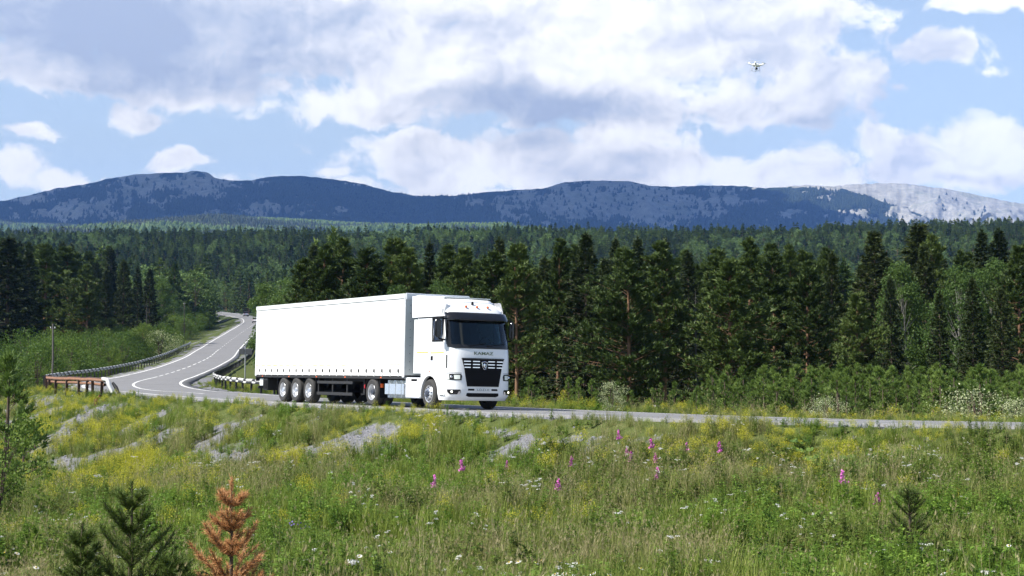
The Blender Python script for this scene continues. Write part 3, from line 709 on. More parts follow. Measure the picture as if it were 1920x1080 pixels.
fill(150, ['pine', 'spruce', 'pine', 'spruce', 'birch'], (-160, 335), (215, 345), (21, 30), 2.7, {'pine': 'dark pine in the shady left wood', 'spruce': 'dark spruce in the shady left wood', 'birch': 'birch in the shady left wood'}, 'shady trees left of the upper road', L_SIDE, cap=(448, 505))
fill(34, ['birch', 'birch', 'birch', 'pine'], (280, 640), (265, 470), (13, 18), 3.2, {'pine': 'pine beside the upper road', 'birch': 'birch beside the upper road', 'spruce': ''}, 'trees by the upper road', lambda px, y, x, sd: abs(sd) > 16)
# bushes between the left guardrail and the wood
fill(150, ['bush'], (40, 440), (116, 440), (2.8, 6.2), 1.8, {'bush': 'green bush beyond the left guardrail'}, 'bushes along the upper road', lambda px, y, x, sd: -45 < sd < -8.8 and (y < 300 or sd < -12))
fill(22, ['bush'], (455, 640), (125, 330), (2.2, 4.2), 1.4, {'bush': 'bush beyond the right guardrail'}, 'bushes inside the bend', lambda px, y, x, sd: 11 < sd < 40)
fill(34, ['young', 'bush', 'young'], (-60, 160), (88, 150), (2.5, 4.8), 1.0, {'young': 'young pine beyond the rusty guardrail', 'bush': 'bush beyond the rusty guardrail'}, 'young pines on the left slope', lambda px, y, x, sd: sd < -13)
# thicket of young pines right
fill(160, ['young'], (1330, 2000), (52, 78), (1.6, 2.7), .50, {'young': 'bushy young pine in the roadside thicket'}, 'young pine thicket', lambda px, y, x, sd: sd > 11 and y > 50+max(0, (1600-px))*.06, (.95, 1.25))
fill(34, ['young'], (960, 1420), (56, 74), (1.0, 2.1), .6, {'young': 'young pine at the foot of the tall pines'}, 'small young pines', lambda px, y, x, sd: sd > 8.6, (.8, 1.1))
plant_px('young', 1586, 706, 51, .9, 'bright yellowish young pine standing in front of the thicket by the road', None, 1)
plant_px('willow', 1147, 713, 57, .85, 'pale cream-flecked shrub at the roadside in front of the broad pine', 'pale shrubs along the road', 0)
plant_px('willow', 1552, 741, 49.5, .9, 'low rounded pale shrub left of the bright yellowish young pine', 'pale shrubs along the road', 1)
plant_px('willow', 1832, 727, 47.5, 1.15, 'large straggly pale shrub by the road near the right edge', 'pale shrubs along the road', 1)
plant_px('willow', 1905, 745, 46.5, 1.0, 'small pale shrub right of the large straggly one', 'pale shrubs along the road', 0)
plant_px('willow', 300, 620, 250, 1.3, 'white flowering shrub among the green bushes left of the upper road', None, 0)

# ================================================================ INSTANCED STUFF
TC = bpy.data.collections.new('scatter_templates')
def scatter(name, pts, rot, scl, idx, tmpl, lab, dry=None, kind='stuff'):
    col = bpy.data.collections.new(name+'_kinds')
    for i, (tn, me_) in enumerate(tmpl):
        o = bpy.data.objects.new('%s_%02d' % (tn, i) if False else 'kind_%02d_%s' % (i, tn), me_); col.objects.link(o)
    me = bpy.data.meshes.new(name); n = len(pts)
    me.vertices.add(n); me.vertices.foreach_set('co', np.asarray(pts, np.float32).ravel())
    a = me.attributes.new('rot', 'FLOAT_VECTOR', 'POINT'); a.data.foreach_set('vector', np.asarray(rot, np.float32).ravel())
    a = me.attributes.new('scl', 'FLOAT_VECTOR', 'POINT'); a.data.foreach_set('vector', np.asarray(scl, np.float32).ravel())
    a = me.attributes.new('pick', 'INT', 'POINT'); a.data.foreach_set('value', np.asarray(idx, np.int32))
    a = me.attributes.new('dry', 'FLOAT', 'POINT'); a.data.foreach_set('value', np.asarray(dry if dry is not None else np.zeros(n), np.float32))
    o = link(name, me); tag(o, lab, kind=kind)
    g = bpy.data.node_groups.new(name+'_scatter', 'GeometryNodeTree')
    g.interface.new_socket('Geometry', in_out='INPUT', socket_type='NodeSocketGeometry'); g.interface.new_socket('Geometry', in_out='OUTPUT', socket_type='NodeSocketGeometry')
    N = g.nodes.new; Lk = g.links.new
    gi = N('NodeGroupInput'); go = N('NodeGroupOutput'); ip = N('GeometryNodeInstanceOnPoints'); ci = N('GeometryNodeCollectionInfo')
    ci.inputs['Collection'].default_value = col; ci.inputs['Separate Children'].default_value = True; ci.inputs['Reset Children'].default_value = True
    def na(nm, t):
        q = N('GeometryNodeInputNamedAttribute'); q.data_type = t; q.inputs['Name'].default_value = nm; return q.outputs[0]
    Lk(gi.outputs[0], ip.inputs['Points']); Lk(ci.outputs[0], ip.inputs['Instance']); ip.inputs['Pick Instance'].default_value = True
    Lk(na('pick', 'INT'), ip.inputs['Instance Index']); Lk(na('scl', 'FLOAT_VECTOR'), ip.inputs['Scale'])
    er = N('FunctionNodeEulerToRotation'); Lk(na('rot', 'FLOAT_VECTOR'), er.inputs[0]); Lk(er.outputs[0], ip.inputs['Rotation'])
    Lk(ip.outputs[0], go.inputs[0])
    md = o.modifiers.new('scatter', 'NODES'); md.node_group = g
    return o
def joined(tree, name):
    """trunk + crown in one mesh for far instances"""
    me = bpy.data.meshes.new(name); bm = bmesh.new()
    for mi, part in enumerate(tree):
        n0 = len(bm.faces); bm.from_mesh(part); bm.faces.ensure_lookup_table()
        for f in bm.faces[n0:]: f.material_index = mi
    bm.to_mesh(me); bm.free()
    for p in tree: me.materials.append(p.materials[0])
    return me
farT = [('pine', joined(make_conifer(121+i, H=13, R=2.9, h0=.2, nb=60, ntw=8, per=8, L=.55, w=.10, leafm=M_FAR), 'far_pine')) for i in range(3)]
farT += [('spruce', joined(make_conifer(131+i, H=15, R=2.5, h0=.05, nb=70, ntw=6, per=6, L=.6, w=.12, kind='spruce', leafm=M_FAR, barkm=M_BARK), 'far_spruce')) for i in range(3)]
farT += [('birch', joined(make_leafy(141+i, H=12, R=2.6, h0=.2, nclump=26, per=42, size=.42, leafm=M_FARD, barkm=M_BARK), 'far_birch')) for i in range(2)]
def tiny(seed, m_, H=12, R=2.6):
    rg = np.random.default_rng(seed); a = Acc()
    for l in range(6):
        z0 = H*(.08+l*.15); z1 = z0+H*.26; r = R*(1-l/6.5); k = 7
        an = np.arange(k)/k*6.283+rg.random()*3; rr_ = r*rg.uniform(.65, 1.2, k)
        p = np.stack([np.cos(an)*rr_, np.sin(an)*rr_, np.full(k, z0)], 1); q = np.roll(p, -1, 0); tpv = np.tile([0, 0, z1], (k, 1))
        a.tris(np.stack([p, q, tpv], 1))
    return a.mesh('tiny_conifer', m_)
rg = np.random.default_rng(77)
P = []; 
def samp(n, y0, y1, margin=.40):
    y = (rg.random(n)*(y1**2-y0**2)+y0**2)**.5; x = rg.uniform(-margin, margin, n)*y; return x, y
x, y = samp(27000, 150, 1500, .40)
z, sd, ix = ground_z(x, y, True)
ok = (np.abs(sd) > 14)&(~((y < 400)&(np.abs(x-X(430, y)) < 0)))
pxx = 960+x/y*FP
# leave room for the individual trees and bushes
ok &= ~((sd < 0)&(sd > -36)&(y < 420))
ok &= ~((y < 330)&(pxx < 330)); ok &= ~((y < 178)&(pxx > 330)); ok &= ~((sd > 0)&(sd < 22)&(y < 420)&(pxx < 640)&(y > 262))
x, y, z, sd, pxx = x[ok], y[ok], z[ok], sd[ok], pxx[ok]
n = len(x)
bir = (fbm(x/45, y/60, 3) > .55)|((pxx > 300)&(pxx < 620)&(y < 600)&(fbm(x/20, y/30, 2) > .42))
k = np.where(bir & (rg.random(n) < .7), rg.integers(6, 8, n), np.where(fbm(x/60+9, y/90, 2)+rg.random(n)*.5 > .75, rg.integers(0, 3, n), rg.integers(3, 6, n)))
s = rg.uniform(.75, 1.15, n)*(1+.25*(1-sstep(y, 450, 750))*(pxx < 480))*np.where((pxx > 640)&(y < 330), .8, 1)
scatter('forest', np.stack([x, y, z-.1], 1), np.stack([rg.normal(0, .03, n), rg.normal(0, .03, n), rg.uniform(0, 6.28, n)], 1), np.stack([s*rg.uniform(1.1, 1.6, n), s*rg.uniform(1.1, 1.6, n), s*rg.uniform(.85, 1.15, n)], 1), k, farT, 'dense mixed forest filling the valley behind the road')
# foothills
x, y = samp(90000, 1500, 6200, .42)
z = far_z(x, y); n = len(x)
bi = sstep(fbm(x/420+4, y/330+2, 3), .50, .56)*(y > 1900)
tt_ = [('tiny', tiny(i, M_FARM if i < 2 else M_FARD, H=13 if i < 2 else 11, R=3.4 if i < 2 else 5.0)) for i in range(4)]
k = np.where(rg.random(n) < bi, rg.integers(2, 4, n), rg.integers(0, 2, n)); s = rg.uniform(.9, 1.5, n)*.72*(1+.3*sstep(y, 3000, 6000))
scatter('foothill_forest', np.stack([x, y, z-.5], 1), np.stack([0*x, 0*x, rg.uniform(0, 6.28, n)], 1), np.stack([s*1.5, s*1.5, s], 1), k, tt_, 'bright green and dark wooded foothills under the mountains')
for nm, MTX, cnt, lab in (('mountain_forest', MT1, 120000, 'dark conifers covering the shaded mountain slopes'), ('mountain_forest', MT2, 30000, 'dark conifers on the lower slope of the rocky shoulder')):
    Xm, Yd, Zm, mk, Tt = MTX; nu, nv = Xm.shape
    a = rg.random(cnt)*(nu-2); b_ = rg.random(cnt)*(nv-2)*(.97/1.25 if True else 1); i0 = a.astype(int); j0 = b_.astype(int); fa = a-i0; fb_ = b_-j0
    def bl(Q): return (Q[i0, j0]*(1-fa)+Q[i0+1, j0]*fa)*(1-fb_)+(Q[i0, j0+1]*(1-fa)+Q[i0+1, j0+1]*fa)*fb_
    x, y, z, mm = bl(Xm), bl(Yd), bl(Zm), bl(mk)
    ok = rg.random(cnt) > np.clip(mm*1.0, 0, .955 if MTX is MT1 else .988); x, y, z = x[ok], y[ok], z[ok]; n = len(x); s = rg.uniform(.8, 1.35, n)*1.35
    scatter(nm, np.stack([x, y, z-1], 1), np.stack([0*x, 0*x, rg.uniform(0, 6.28, n)], 1), np.stack([s*1.9, s*1.9, s], 1), rg.integers(0, 2, n), tt_[:2], lab)
# ================================================================ TRUCK
M_WHITE = pbr('white_truck_paint', (.80, .81, .82), .22, noise=.03, nscale=3, coat=.4)
M_TARP = pbr('white_tarpaulin', (.80, .80, .79), .45, noise=.03, nscale=1.5)
M_ALU = pbr('trailer_aluminium', (.55, .57, .58), .4, metal=.3, noise=.12, nscale=4)
M_PANEL = pbr('pale_grey_panel', (.66, .69, .68), .5, noise=.06, nscale=3)
M_BLACK = pbr('black_plastic', (.009, .009, .010), .75, noise=.3, nscale=9, spec=.12)
M_GLOSSB = pbr('gloss_black', (.010, .010, .012), .12)
M_CHASS = pbr('dusty_black_chassis', (.018, .018, .019), .7, noise=.5, nscale=5)
M_RUBBER = pbr('tyre_rubber', (.035, .034, .033), .85, noise=.35, nscale=12)
M_RIM = pbr('rim_silver', (.62, .63, .65), .32, metal=.75, noise=.1, nscale=8)
M_HUB = pbr('dark_hub', (.03, .035, .05), .4, noise=.3, nscale=20)
M_CHROME = pbr('chrome', (.85, .85, .87), .12, metal=1.0)
M_TANK = pbr('brushed_tank_aluminium', (.70, .73, .74), .3, metal=.8, noise=.1, nscale=6)
M_YEL = pbr('yellow_orange_stripe', (.85, .42, .02), .4)
M_ORNG = pbr('orange_marker_lens', (.80, .14, .02), .3)
M_RED = pbr('red_lens', (.5, .02, .02), .3)
M_LENS = pbr('clear_lamp_lens', (.75, .80, .75), .12)
M_LAMP = pbr('lit_fog_lamp', (.9, .9, .8), .3, emit=((1, 1, .80), 1.6))
M_SEAT = pbr('dark_seat_fabric', (.03, .03, .035), .9)
M_CURT = pbr('pale_cab_curtain', (.55, .56, .58), .9)
m, nt = mat('tinted_glass')
g_ = nt.n('ShaderNodeBsdfGlossy', inp={'Color': (.9, .95, 1, 1), 'Roughness': .03}); t_ = nt.n('ShaderNodeBsdfTransparent', inp={'Color': (.45, .54, .52, 1)})
fr = nt.n('ShaderNodeFresnel', inp={'IOR': 1.5}); out(nt, nt.n('ShaderNodeMixShader', inp={0: fr.outputs[0], 1: t_.outputs[0], 2: g_.outputs[0]}).outputs[0]); M_GLASS = m
def bev(bm, w=.01, seg=2):
    bmesh.ops.bevel(bm, geom=[e for e in bm.edges if len(e.link_faces) == 2 and e.calc_face_angle(0) > .5], offset=w, segments=seg, affect='EDGES', clamp_overlap=True)
def finish(name, bm, m, parent=None, smooth=False, loc=(0, 0, 0)):
    bmesh.ops.recalc_face_normals(bm, faces=bm.faces)
    me = bpy.data.meshes.new(name); bm.to_mesh(me); bm.free()
    for q in (m if isinstance(m, (list, tuple)) else [m]): me.materials.append(q)
    if smooth:
        me.polygons.foreach_set('use_smooth', [True]*len(me.polygons))
        try: me.set_sharp_from_angle(angle=math.radians(38))
        except Exception: pass
    return link(name, me, parent, loc)
def add_box(bm, x0, x1, y0, y1, z0, z1):
    r = bmesh.ops.create_cube(bm, size=1, matrix=Matrix.Translation(((x0+x1)/2, (y0+y1)/2, (z0+z1)/2))@Matrix.Diagonal((x1-x0, y1-y0, z1-z0, 1)))
    return r['verts']
def box(name, dims, m, parent, b=.012, label=None):
    bm = bmesh.new(); add_box(bm, *dims)
    if b: bev(bm, b)
    o = finish(name, bm, m, parent)
    if label: o['label'] = label
    return o
def prism(name, poly, y0, y1, m, parent, b=.012, smooth=False):
    """poly in x,z; extruded along y"""
    bm = bmesh.new(); a = [bm.verts.new((x, y0, z)) for x, z in poly]; c = [bm.verts.new((x, y1, z)) for x, z in poly]
    bm.faces.new(a); bm.faces.new(c[::-1]); n = len(poly)
    for i in range(n): bm.faces.new((a[i], c[i], c[(i+1) % n], a[(i+1) % n]))
    if b: bev(bm, b)
    return finish(name, bm, m, parent, smooth)
def lathe(name, prof, m, parent, seg=40, axis='y', loc=(0, 0, 0), mi=None):
    prof = np.array(prof, float); n = len(prof); an = np.arange(seg)/seg*2*math.pi
    r = prof[:, 0][:, None]; h = np.repeat(prof[:, 1][:, None], seg, 1)
    if axis == 'y': V = np.stack([r*np.cos(an), h, r*np.sin(an)], -1)
    elif axis == 'z': V = np.stack([r*np.cos(an), r*np.sin(an), h], -1)
    else: V = np.stack([h, r*np.cos(an), r*np.sin(an)], -1)
    ii = np.arange(n*seg).reshape(n, seg); jj = np.roll(ii, -1, 1)
    f = np.stack([ii[:-1], jj[:-1], jj[1:], ii[1:]], -1).reshape(-1, 4)
    me = mesh_np(name, V.reshape(-1, 3), f, [m] if not isinstance(m, list) else m, smooth=True)
    try: me.set_sharp_from_angle(angle=math.radians(35))
    except Exception: pass
    return link(name, me, parent, loc)
PX_Z = [(.30, 1.36), (.40, 1.46), (.55, 1.50), (1.2, 1.50), (1.75, 1.50), (2.07, 1.46), (3.0, 1.22), (3.22, 1.14), (3.40, .98), (3.55, .72), (3.64, .30), (3.70, -.3)]
def fxx(y, z, hw=1.22):
    p = np.interp(z, [a for a, _ in PX_Z], [b for _, b in PX_Z]); q = min(1.0, abs(y)/hw)
    return p-.07*q*q-.34*q**7
def patch(name, rows, m, parent, off=.01, th=.02, ny=10, smooth=True, label=None):
    """rows: list of (z, y0, y1); a curved panel lying on the cab front"""
    V = []; nr_ = len(rows)
    for lay in (off, off-th):
        for (z, a, b_) in rows:
            for j in range(ny+1):
                y = a+(b_-a)*j/ny; V.append((fxx(y, z)+lay, y, z))
    k = ny+1; N = nr_*k; F = []
    for i in range(nr_-1):
        for j in range(ny):
            a = i*k+j; F.append((a, a+1, a+k+1, a+k)); F.append((N+a, N+a+k, N+a+k+1, N+a+1))
    for j in range(ny): F.append((j, N+j, N+j+1, j+1)); a = (nr_-1)*k+j; F.append((a, a+1, N+a+1, N+a))
    for i in range(nr_-1): a = i*k; F.append((a, a+k, N+a+k, N+a)); a = i*k+ny; F.append((a, N+a, N+a+k, a+k))
    bm = bmesh.new(); vs = [bm.verts.new(v) for v in V]
    for f in F: bm.faces.new([vs[i] for i in f])
    o = finish(name, bm, m, parent, smooth)
    if label: o['label'] = label
    return o
HEAD = math.atan2(-.8558, .5173)
tx, ty = -1.75, 52.65
_sd, _ix = road_sd([tx], [ty]); tz = float(road_z(_ix, _sd)[0])
TR = empty('semi_truck', (tx, ty, tz+.004), HEAD); TR.rotation_euler = (-.0215, 0, HEAD)
tag(TR, 'white semi truck with plain white curtain trailer driving on the road', 'truck')
def wheel(x, y, side, kind):
    """side -1 near"""
    R = .49; e = empty('wheel', (x, y, R), parent=TR); w = .30 if kind != 'trailer' else .36; s = side
    pr = [(.285, 0), (.30, 0.0), (.345, -.004), (.42, -.012), (.462, .012), (.482, .035), (.49, .06)]
    pr += [(.49, w*.30), (.478, w*.31), (.478, w*.34), (.49, w*.35), (.49, w*.48), (.478, w*.49), (.478, w*.52), (.49, w*.53), (.49, w*.66), (.478, w*.67), (.478, w*.70), (.49, w*.71), (.49, w-.06), (.482, w-.035), (.462, w-.012), (.42, w), (.30, w), (.285, w)]
    lathe('tyre', [(r, -s*(yy_)*1.0+s*(.0)) for r, yy_ in pr], M_RUBBER, e)
    if kind == 'front':
        rp = [(.292, .005), (.285, -.002), (.272, .004), (.265, .03), (.255, .045), (.235, .012), (.17, -.035), (.155, -.04), (.0, -.04)]
        lathe('rim', [(r, -s*yy_) for r, yy_ in rp], M_RIM, e)
        lathe('hub', [(.118, -s*-.030), (.115, s*.085), (.085, s*.105), (0, s*.108)], M_HUB, e, 20)
        nr_ = 10; nb_ = .150
    else:
        rp = [(.292, .005), (.285, -.002), (.272, .006), (.262, .05), (.25, .11), (.215, .15), (.20, .16), (.0, .165)]
        lathe('rim', [(r, -s*yy_) for r, yy_ in rp], M_RIM, e)
        lathe('hub', [(.115, -s*.165), (.112, -s*.05), (.09, -s*.02), (0, -s*.018)], M_HUB if kind == 'drive' else M_RIM, e, 20)
        nr_ = 10; nb_ = .165
    bm = bmesh.new()
    for k in range(nr_):
        a = k/nr_*6.283; yb = (s*.052 if kind == 'front' else -s*.15)
        bmesh.ops.create_cone(bm, cap_ends=True, segments=6, radius1=.019, radius2=.017, depth=.055, matrix=Matrix.Translation((math.cos(a)*nb_, yb, math.sin(a)*nb_))@Matrix.Rotation(math.pi/2, 4, 'X'))
    finish('wheel_nuts', bm, M_CHROME, e)
    if kind == 'front':
        bm = bmesh.new()
        for k in range(10):
            a = (k+.5)/10*6.283
            bmesh.ops.create_cone(bm, cap_ends=True, segments=12, radius1=.021, radius2=.021, depth=.03, matrix=Matrix.Translation((math.cos(a)*.212, s*.016, math.sin(a)*.212))@Matrix.Rotation(math.pi/2+ s*.55*math.sin(a)*0, 4, 'X'))
        finish('vent_holes', bm, M_GLOSSB, e)
    return e
for s in (-1, 1):
    wheel(0, s*1.23, s, 'front')
    wheel(-4.35, s*1.24, s, 'drive'); wheel(-4.35, s*.90, s, 'trailer')
    for x in (-9.97, -11.25, -12.53): wheel(x, s*1.24, s, 'trailer')
# ---- cab shell
def cab_loft(name, zs, xr, m, parent, xs=None, hole=None, hwf=None, cap=True):
    rings = []; ny = 20
    for z in zs:
        hw = hwf(z); r = []
        xf = fxx(hw*.999, z, hw)
        xs_ = xs if xs else [xr, xr+(xf-xr)*.5]
        for x in xs_: r.append((x if x > xs_[0] else xr, -hw, z))
        for j in range(ny+1):
            t = j/ny*2-1; y = math.copysign(abs(t)**.75, t)*hw; r.append((fxx(y, z, hw), y, z))
        for x in xs_[::-1]: r.append((x if x > xs_[0] else xr, hw, z))
        rings.append(r)
    bm = bmesh.new(); R = [[bm.verts.new(p) for p in r] for r in rings]; n = len(R[0])
    for i in range(len(R)-1):
        for j in range(n):
            k = (j+1) % n
            if hole and hole((zs[i]+zs[i+1])/2, Vector(rings[i][j]), Vector(rings[i][k])): continue
            bm.faces.new((R[i][j], R[i][k], R[i+1][k], R[i+1][j]))
    if cap:
        bm.faces.new(R[0][::-1]); bm.faces.new(R[-1])
    return finish(name, bm, m, parent, True)
def hwz(z): return float(np.interp(z, [.3, .5, 1.2, 2.1, 3.0, 3.3, 3.55, 3.70], [1.17, 1.22, 1.22, 1.21, 1.17, 1.13, 1.05, .97]))
def hole(z, a, b_):
    if 2.13 < z < 2.98 and abs((a.y+b_.y)/2) < 1.12 and (a.x+b_.x)/2 > .95: return True
    if 2.28 < z < 3.0 and abs((a.y+b_.y)/2) > 1.1 and .15 < (a.x+b_.x)/2 < .80: return True
    return False
CZ = [1.18, 1.45, 1.60, 1.75, 1.95, 2.13, 2.28, 2.5, 2.75, 2.98, 3.06, 3.14, 3.22, 3.32, 3.42, 3.50, 3.56, 3.61]
cab_loft('cab_body', CZ, -1.0, M_WHITE, TR, xs=[-1.0, -.25, .16, .55, .80], hole=hole, hwf=hwz)
BZ = [.30, .36, .42, .55, .70, .95, 1.18]
cab_loft('bumper', BZ, .60, M_WHITE, TR, xs=[.60, .8], hwf=lambda z: hwz(z)+.004)
# arch and rear lower corner panels on both sides
arc = [(.595*math.cos(a)*1.0, .50+.60*math.sin(a)) for a in np.linspace(math.radians(0), math.radians(180), 15)]
for s in (-1, 1):
    y0, y1 = (-1.222, -1.12) if s < 0 else (1.12, 1.222)
    prism('wheel_arch', [(.612, 1.19), (.612, .45)]+arc+[(-.60, .45), (-.62, 1.19)], y0, y1, M_WHITE, TR, .008)
    lp = [(.56*math.cos(a), .50+.57*math.sin(a)) for a in np.linspace(0, math.pi, 14)]
    prism('arch_lining', lp+[(p[0]*1.04, .50+(p[1]-.50)*1.04) for p in lp[::-1]], min(s*.75, s*1.12), max(s*.75, s*1.12), M_BLACK, TR, 0)
    bx = box('step_box', (-1.72, -.64, min(s*.85, s*1.23), max(s*.85, s*1.23), .33, 1.03), M_WHITE, TR, .03)
    box('step_tread', (-1.22, -.86, min(s*1.20, s*1.234), max(s*1.20, s*1.234), .44, .60), M_PANEL, bx, .005)
    box('step_recess', (-1.30, -.86, min(s*1.20, s*1.233), max(s*1.20, s*1.233), .90, .99), M_BLACK, bx, .005)
    bmk = box('side_marker', (-.80, -.76, min(s*1.22, s*1.238), max(s*1.22, s*1.238), .78, .83), M_RED, TR, .004)
    box('side_marker', (-.04, .03, min(s*1.22, s*1.24), max(s*1.22, s*1.24), 1.22, 1.26), M_ORNG, TR, .004)
    box('bumper_step', (.72, 1.08, min(s*1.19, s*1.236), max(s*1.19, s*1.236), .44, .70), M_PANEL, TR, .012)
    box('step_slot', (.78, 1.02, min(s*1.22, s*1.240), max(s*1.22, s*1.240), .455, .475), M_BLACK, TR, .002)
    # door seams, glass, handle and stripe
    d = box('door', (-.05, 1.02, min(s*1.19, s*1.222), max(s*1.19, s*1.222), 1.20, 2.22), M_WHITE, TR, .016)
    box('door_handle', (.06, .24, min(s*1.20, s*1.236), max(s*1.20, s*1.236), 1.60, 1.78), M_BLACK, d, .02)
    box('stripe', (.03, .98, min(s*1.215, s*1.2255), max(s*1.215, s*1.2255), 1.845, 1.885), M_YEL, d, 0)
    box('stripe', (-.95, -.13, min(s*1.205, s*1.2235), max(s*1.205, s*1.2235), 1.875, 1.905), M_YEL, TR, 0)
    gz0 = prism('side_window', [(.14, 2.27), (.86, 2.27), (.83, 2.60), (.80, 3.02), (.14, 3.02)], min(s*1.165, s*1.175), max(s*1.165, s*1.175), M_GLASS, TR, 0)
    fm = bmesh.new()
    for a_, b_ in ((( .12, 2.26), (.12, 3.03)), ((.12, 3.03), (.82, 3.03)), ((.82, 3.03), (.88, 2.26)), ((.88, 2.26), (.12, 2.26))):
        V, f = tube_arr([(a_[0], s*1.195, a_[1]), (b_[0], s*1.195, b_[1])], [.03, .03], 6)
        vs = [fm.verts.new(v) for v in V]; [fm.faces.new([vs[i] for i in q]) for q in f]
    finish('window_frame', fm, M_BLACK, gz0)
    box('rain_gutter', (-.98, 1.00, min(s*1.14, s*1.19), max(s*1.14, s*1.19), 3.055, 3.085), M_BLACK, TR, .006)
    # mirror
    mr = bmesh.new(); my0, my1 = (1.40, 1.64) if s < 0 else (1.26, 1.40); add_box(mr, .98, 1.14, min(s*my0, s*my1), max(s*my0, s*my1), 2.36, 2.98); bev(mr, .05, 3)
    mo = finish('mirror', mr, M_GLOSSB, TR, True)
    for zz in (2.30, 3.00):
        V, f = tube_arr([(.98, s*1.16, zz), (1.06, s*(my0+.03), zz+.01), (1.06, s*(my0+.08), zz+(.07 if zz < 2.6 else -.05))], [.03, .028, .028], 6)
        mm = mesh_np('mirror_arm', V, f, [M_BLACK], smooth=True); link('mirror_arm', mm, mo)
    box('mirror_glass', (.968, .976, min(s*(my0+.02), s*(my1-.02)), max(s*(my0+.02), s*(my1-.02)), 2.42, 2.92), M_CHROME, mo, 0)
    # rear side fairing and exhaust-side panel
    prism('side_fairing', [(-1.42, 3.09), (.70, 3.09), (.72, 3.34), (.30, 3.58), (-.4, 3.72), (-1.44, 3.84)], min(s*1.08, s*1.178), max(s*1.08, s*1.178), M_WHITE, TR, .045)
    prism('side_deflector', [(-1.24, 1.18), (-1.0, 1.18), (-1.0, 3.02), (-1.24, 3.02)], min(s*1.15, s*1.19), max(s*1.15, s*1.19), M_PANEL, TR, .008)
# roof air deflector
bm = bmesh.new()
sec = [(.55, .80, 3.60), (.35, .95, 3.70), (0.0, 1.02, 3.76), (-.5, 1.08, 3.81), (-1.0, 1.10, 3.85), (-1.42, 1.11, 3.88)]
Rg = []
for (x, hw, zt) in sec:
    r = [(x, -hw, 3.50), (x, -hw, zt-.10), (x, -hw+.05, zt-.03), (x, -hw+.16, zt), (x, 0, zt+.015), (x, hw-.16, zt), (x, hw-.05, zt-.03), (x, hw, zt-.10), (x, hw, 3.50)]
    Rg.append([bm.verts.new(p) for p in r])
for i in range(len(Rg)-1):
    for j in range(9): bm.faces.new((Rg[i][j], Rg[i][(j+1) % 9], Rg[i+1][(j+1) % 9], Rg[i+1][j]))
bm.faces.new(Rg[0]); bm.faces.new(Rg[-1][::-1])
rf = finish('roof_deflector', bm, M_WHITE, TR, True)
box('roof_slot', (-.35, .35, -.9, .9, 3.73, 3.762), M_PANEL, rf, .004)
for k, yy_ in enumerate((-.42, 0, .42)):
    bm = bmesh.new(); bmesh.ops.create_uvsphere(bm, u_segments=10, v_segments=6, radius=.045, matrix=Matrix.Translation((fxx(yy_, 3.40)+.01, yy_, 3.43))@Matrix.Diagonal((1, 1, .9, 1)))
    finish('marker_lamp', bm, M_ORNG, TR, True)
bm = bmesh.new(); bmesh.ops.create_cone(bm, cap_ends=True, segments=12, radius1=.05, radius2=.03, depth=.10, matrix=Matrix.Translation((.82, -.08, 3.56)))
finish('roof_antenna', bm, M_BLACK, TR, True)
# front parts
patch('windscreen', [(2.14, -1.10, 1.10), (2.5, -1.11, 1.11), (2.98, -1.09, 1.09)], M_GLASS, TR, off=.0, th=.006, ny=24)
patch('windscreen_frame', [(2.02, -1.00, 1.00), (2.06, -1.17, 1.17), (2.15, -1.18, 1.18)], M_GLOSSB, TR, off=.012, th=.03, ny=24)
patch('windscreen_pillar', [(2.15, -1.19, -1.09), (3.02, -1.165, -1.07)], M_GLOSSB, TR, off=.012, th=.03, ny=6)
patch('windscreen_pillar', [(2.15, 1.09, 1.19), (3.02, 1.07, 1.165)], M_GLOSSB, TR, off=.012, th=.03, ny=6)
V = []
bm = bmesh.new(); ny = 20; ring = []
for j in range(ny+1):
    y = (j/ny*2-1)*1.16; xo = fxx(y, 3.2); xi = fxx(y, 3.0)
    ring.append([bm.verts.new(p) for p in ((xi+.01, y, 2.97), (xi+.17, y, 2.95), (xi+.175, y, 2.98), (xo+.075, y, 3.20), (xo+.01, y, 3.225))])
for j in range(ny):
    for k in range(5): bm.faces.new((ring[j][k], ring[j][(k+1) % 5], ring[j+1][(k+1) % 5], ring[j+1][k]))
bm.faces.new(ring[0]); bm.faces.new(ring[-1][::-1]); finish('sun_visor', bm, M_GLOSSB, TR, True)
for (a, b_) in (((-.55, 2.10), (.10, 2.20)), ((.15, 2.10), (.85, 2.20))):
    V, f = tube_arr([(fxx(a[0], 2.1)+.03, a[0], a[1]), (fxx(b_[0], 2.2)+.02, b_[0], b_[1])], [.016, .010], 5); link('wiper', mesh_np('wiper', V, f, [M_BLACK]), TR)
# panel creases beside the grille
gr = patch('grille', [(.765, -.60, .60), (1.0, -.645, .645), (1.40, -.72, .72), (1.62, -.78, .78), (1.665, -.80, .80)], M_BLACK, TR, off=.022, th=.05, ny=16)
patch('grille_brow', [(1.665, -.80, .80), (1.70, -.81, .81), (1.705, -.78, .78)], M_GLOSSB, gr, off=.045, th=.07, ny=16)
for z in (1.58, 1.48, 1.38):
    for (a, b_) in ((-.72, -.50), (-.42, -.16), (.16, .42), (.50, .72)):
        k = (z-1.38)*.15; rise = .018*(abs(a) > .45 or abs(b_) > .45)
        q = patch('chrome_bar', [(z, a-(k if a < -.45 else 0), b_+(k if b_ > .45 else 0)), (z+.030, a-(k if a < -.45 else 0), b_+(k if b_ > .45 else 0))], M_CHROME, gr, off=.042, th=.03, ny=3)
for k in range(6):
    z = .84+k*.085; patch('grille_slat', [(z, -.50, .50), (z+.035, -.50, .50)], M_BLACK, gr, off=.034, th=.03, ny=8)
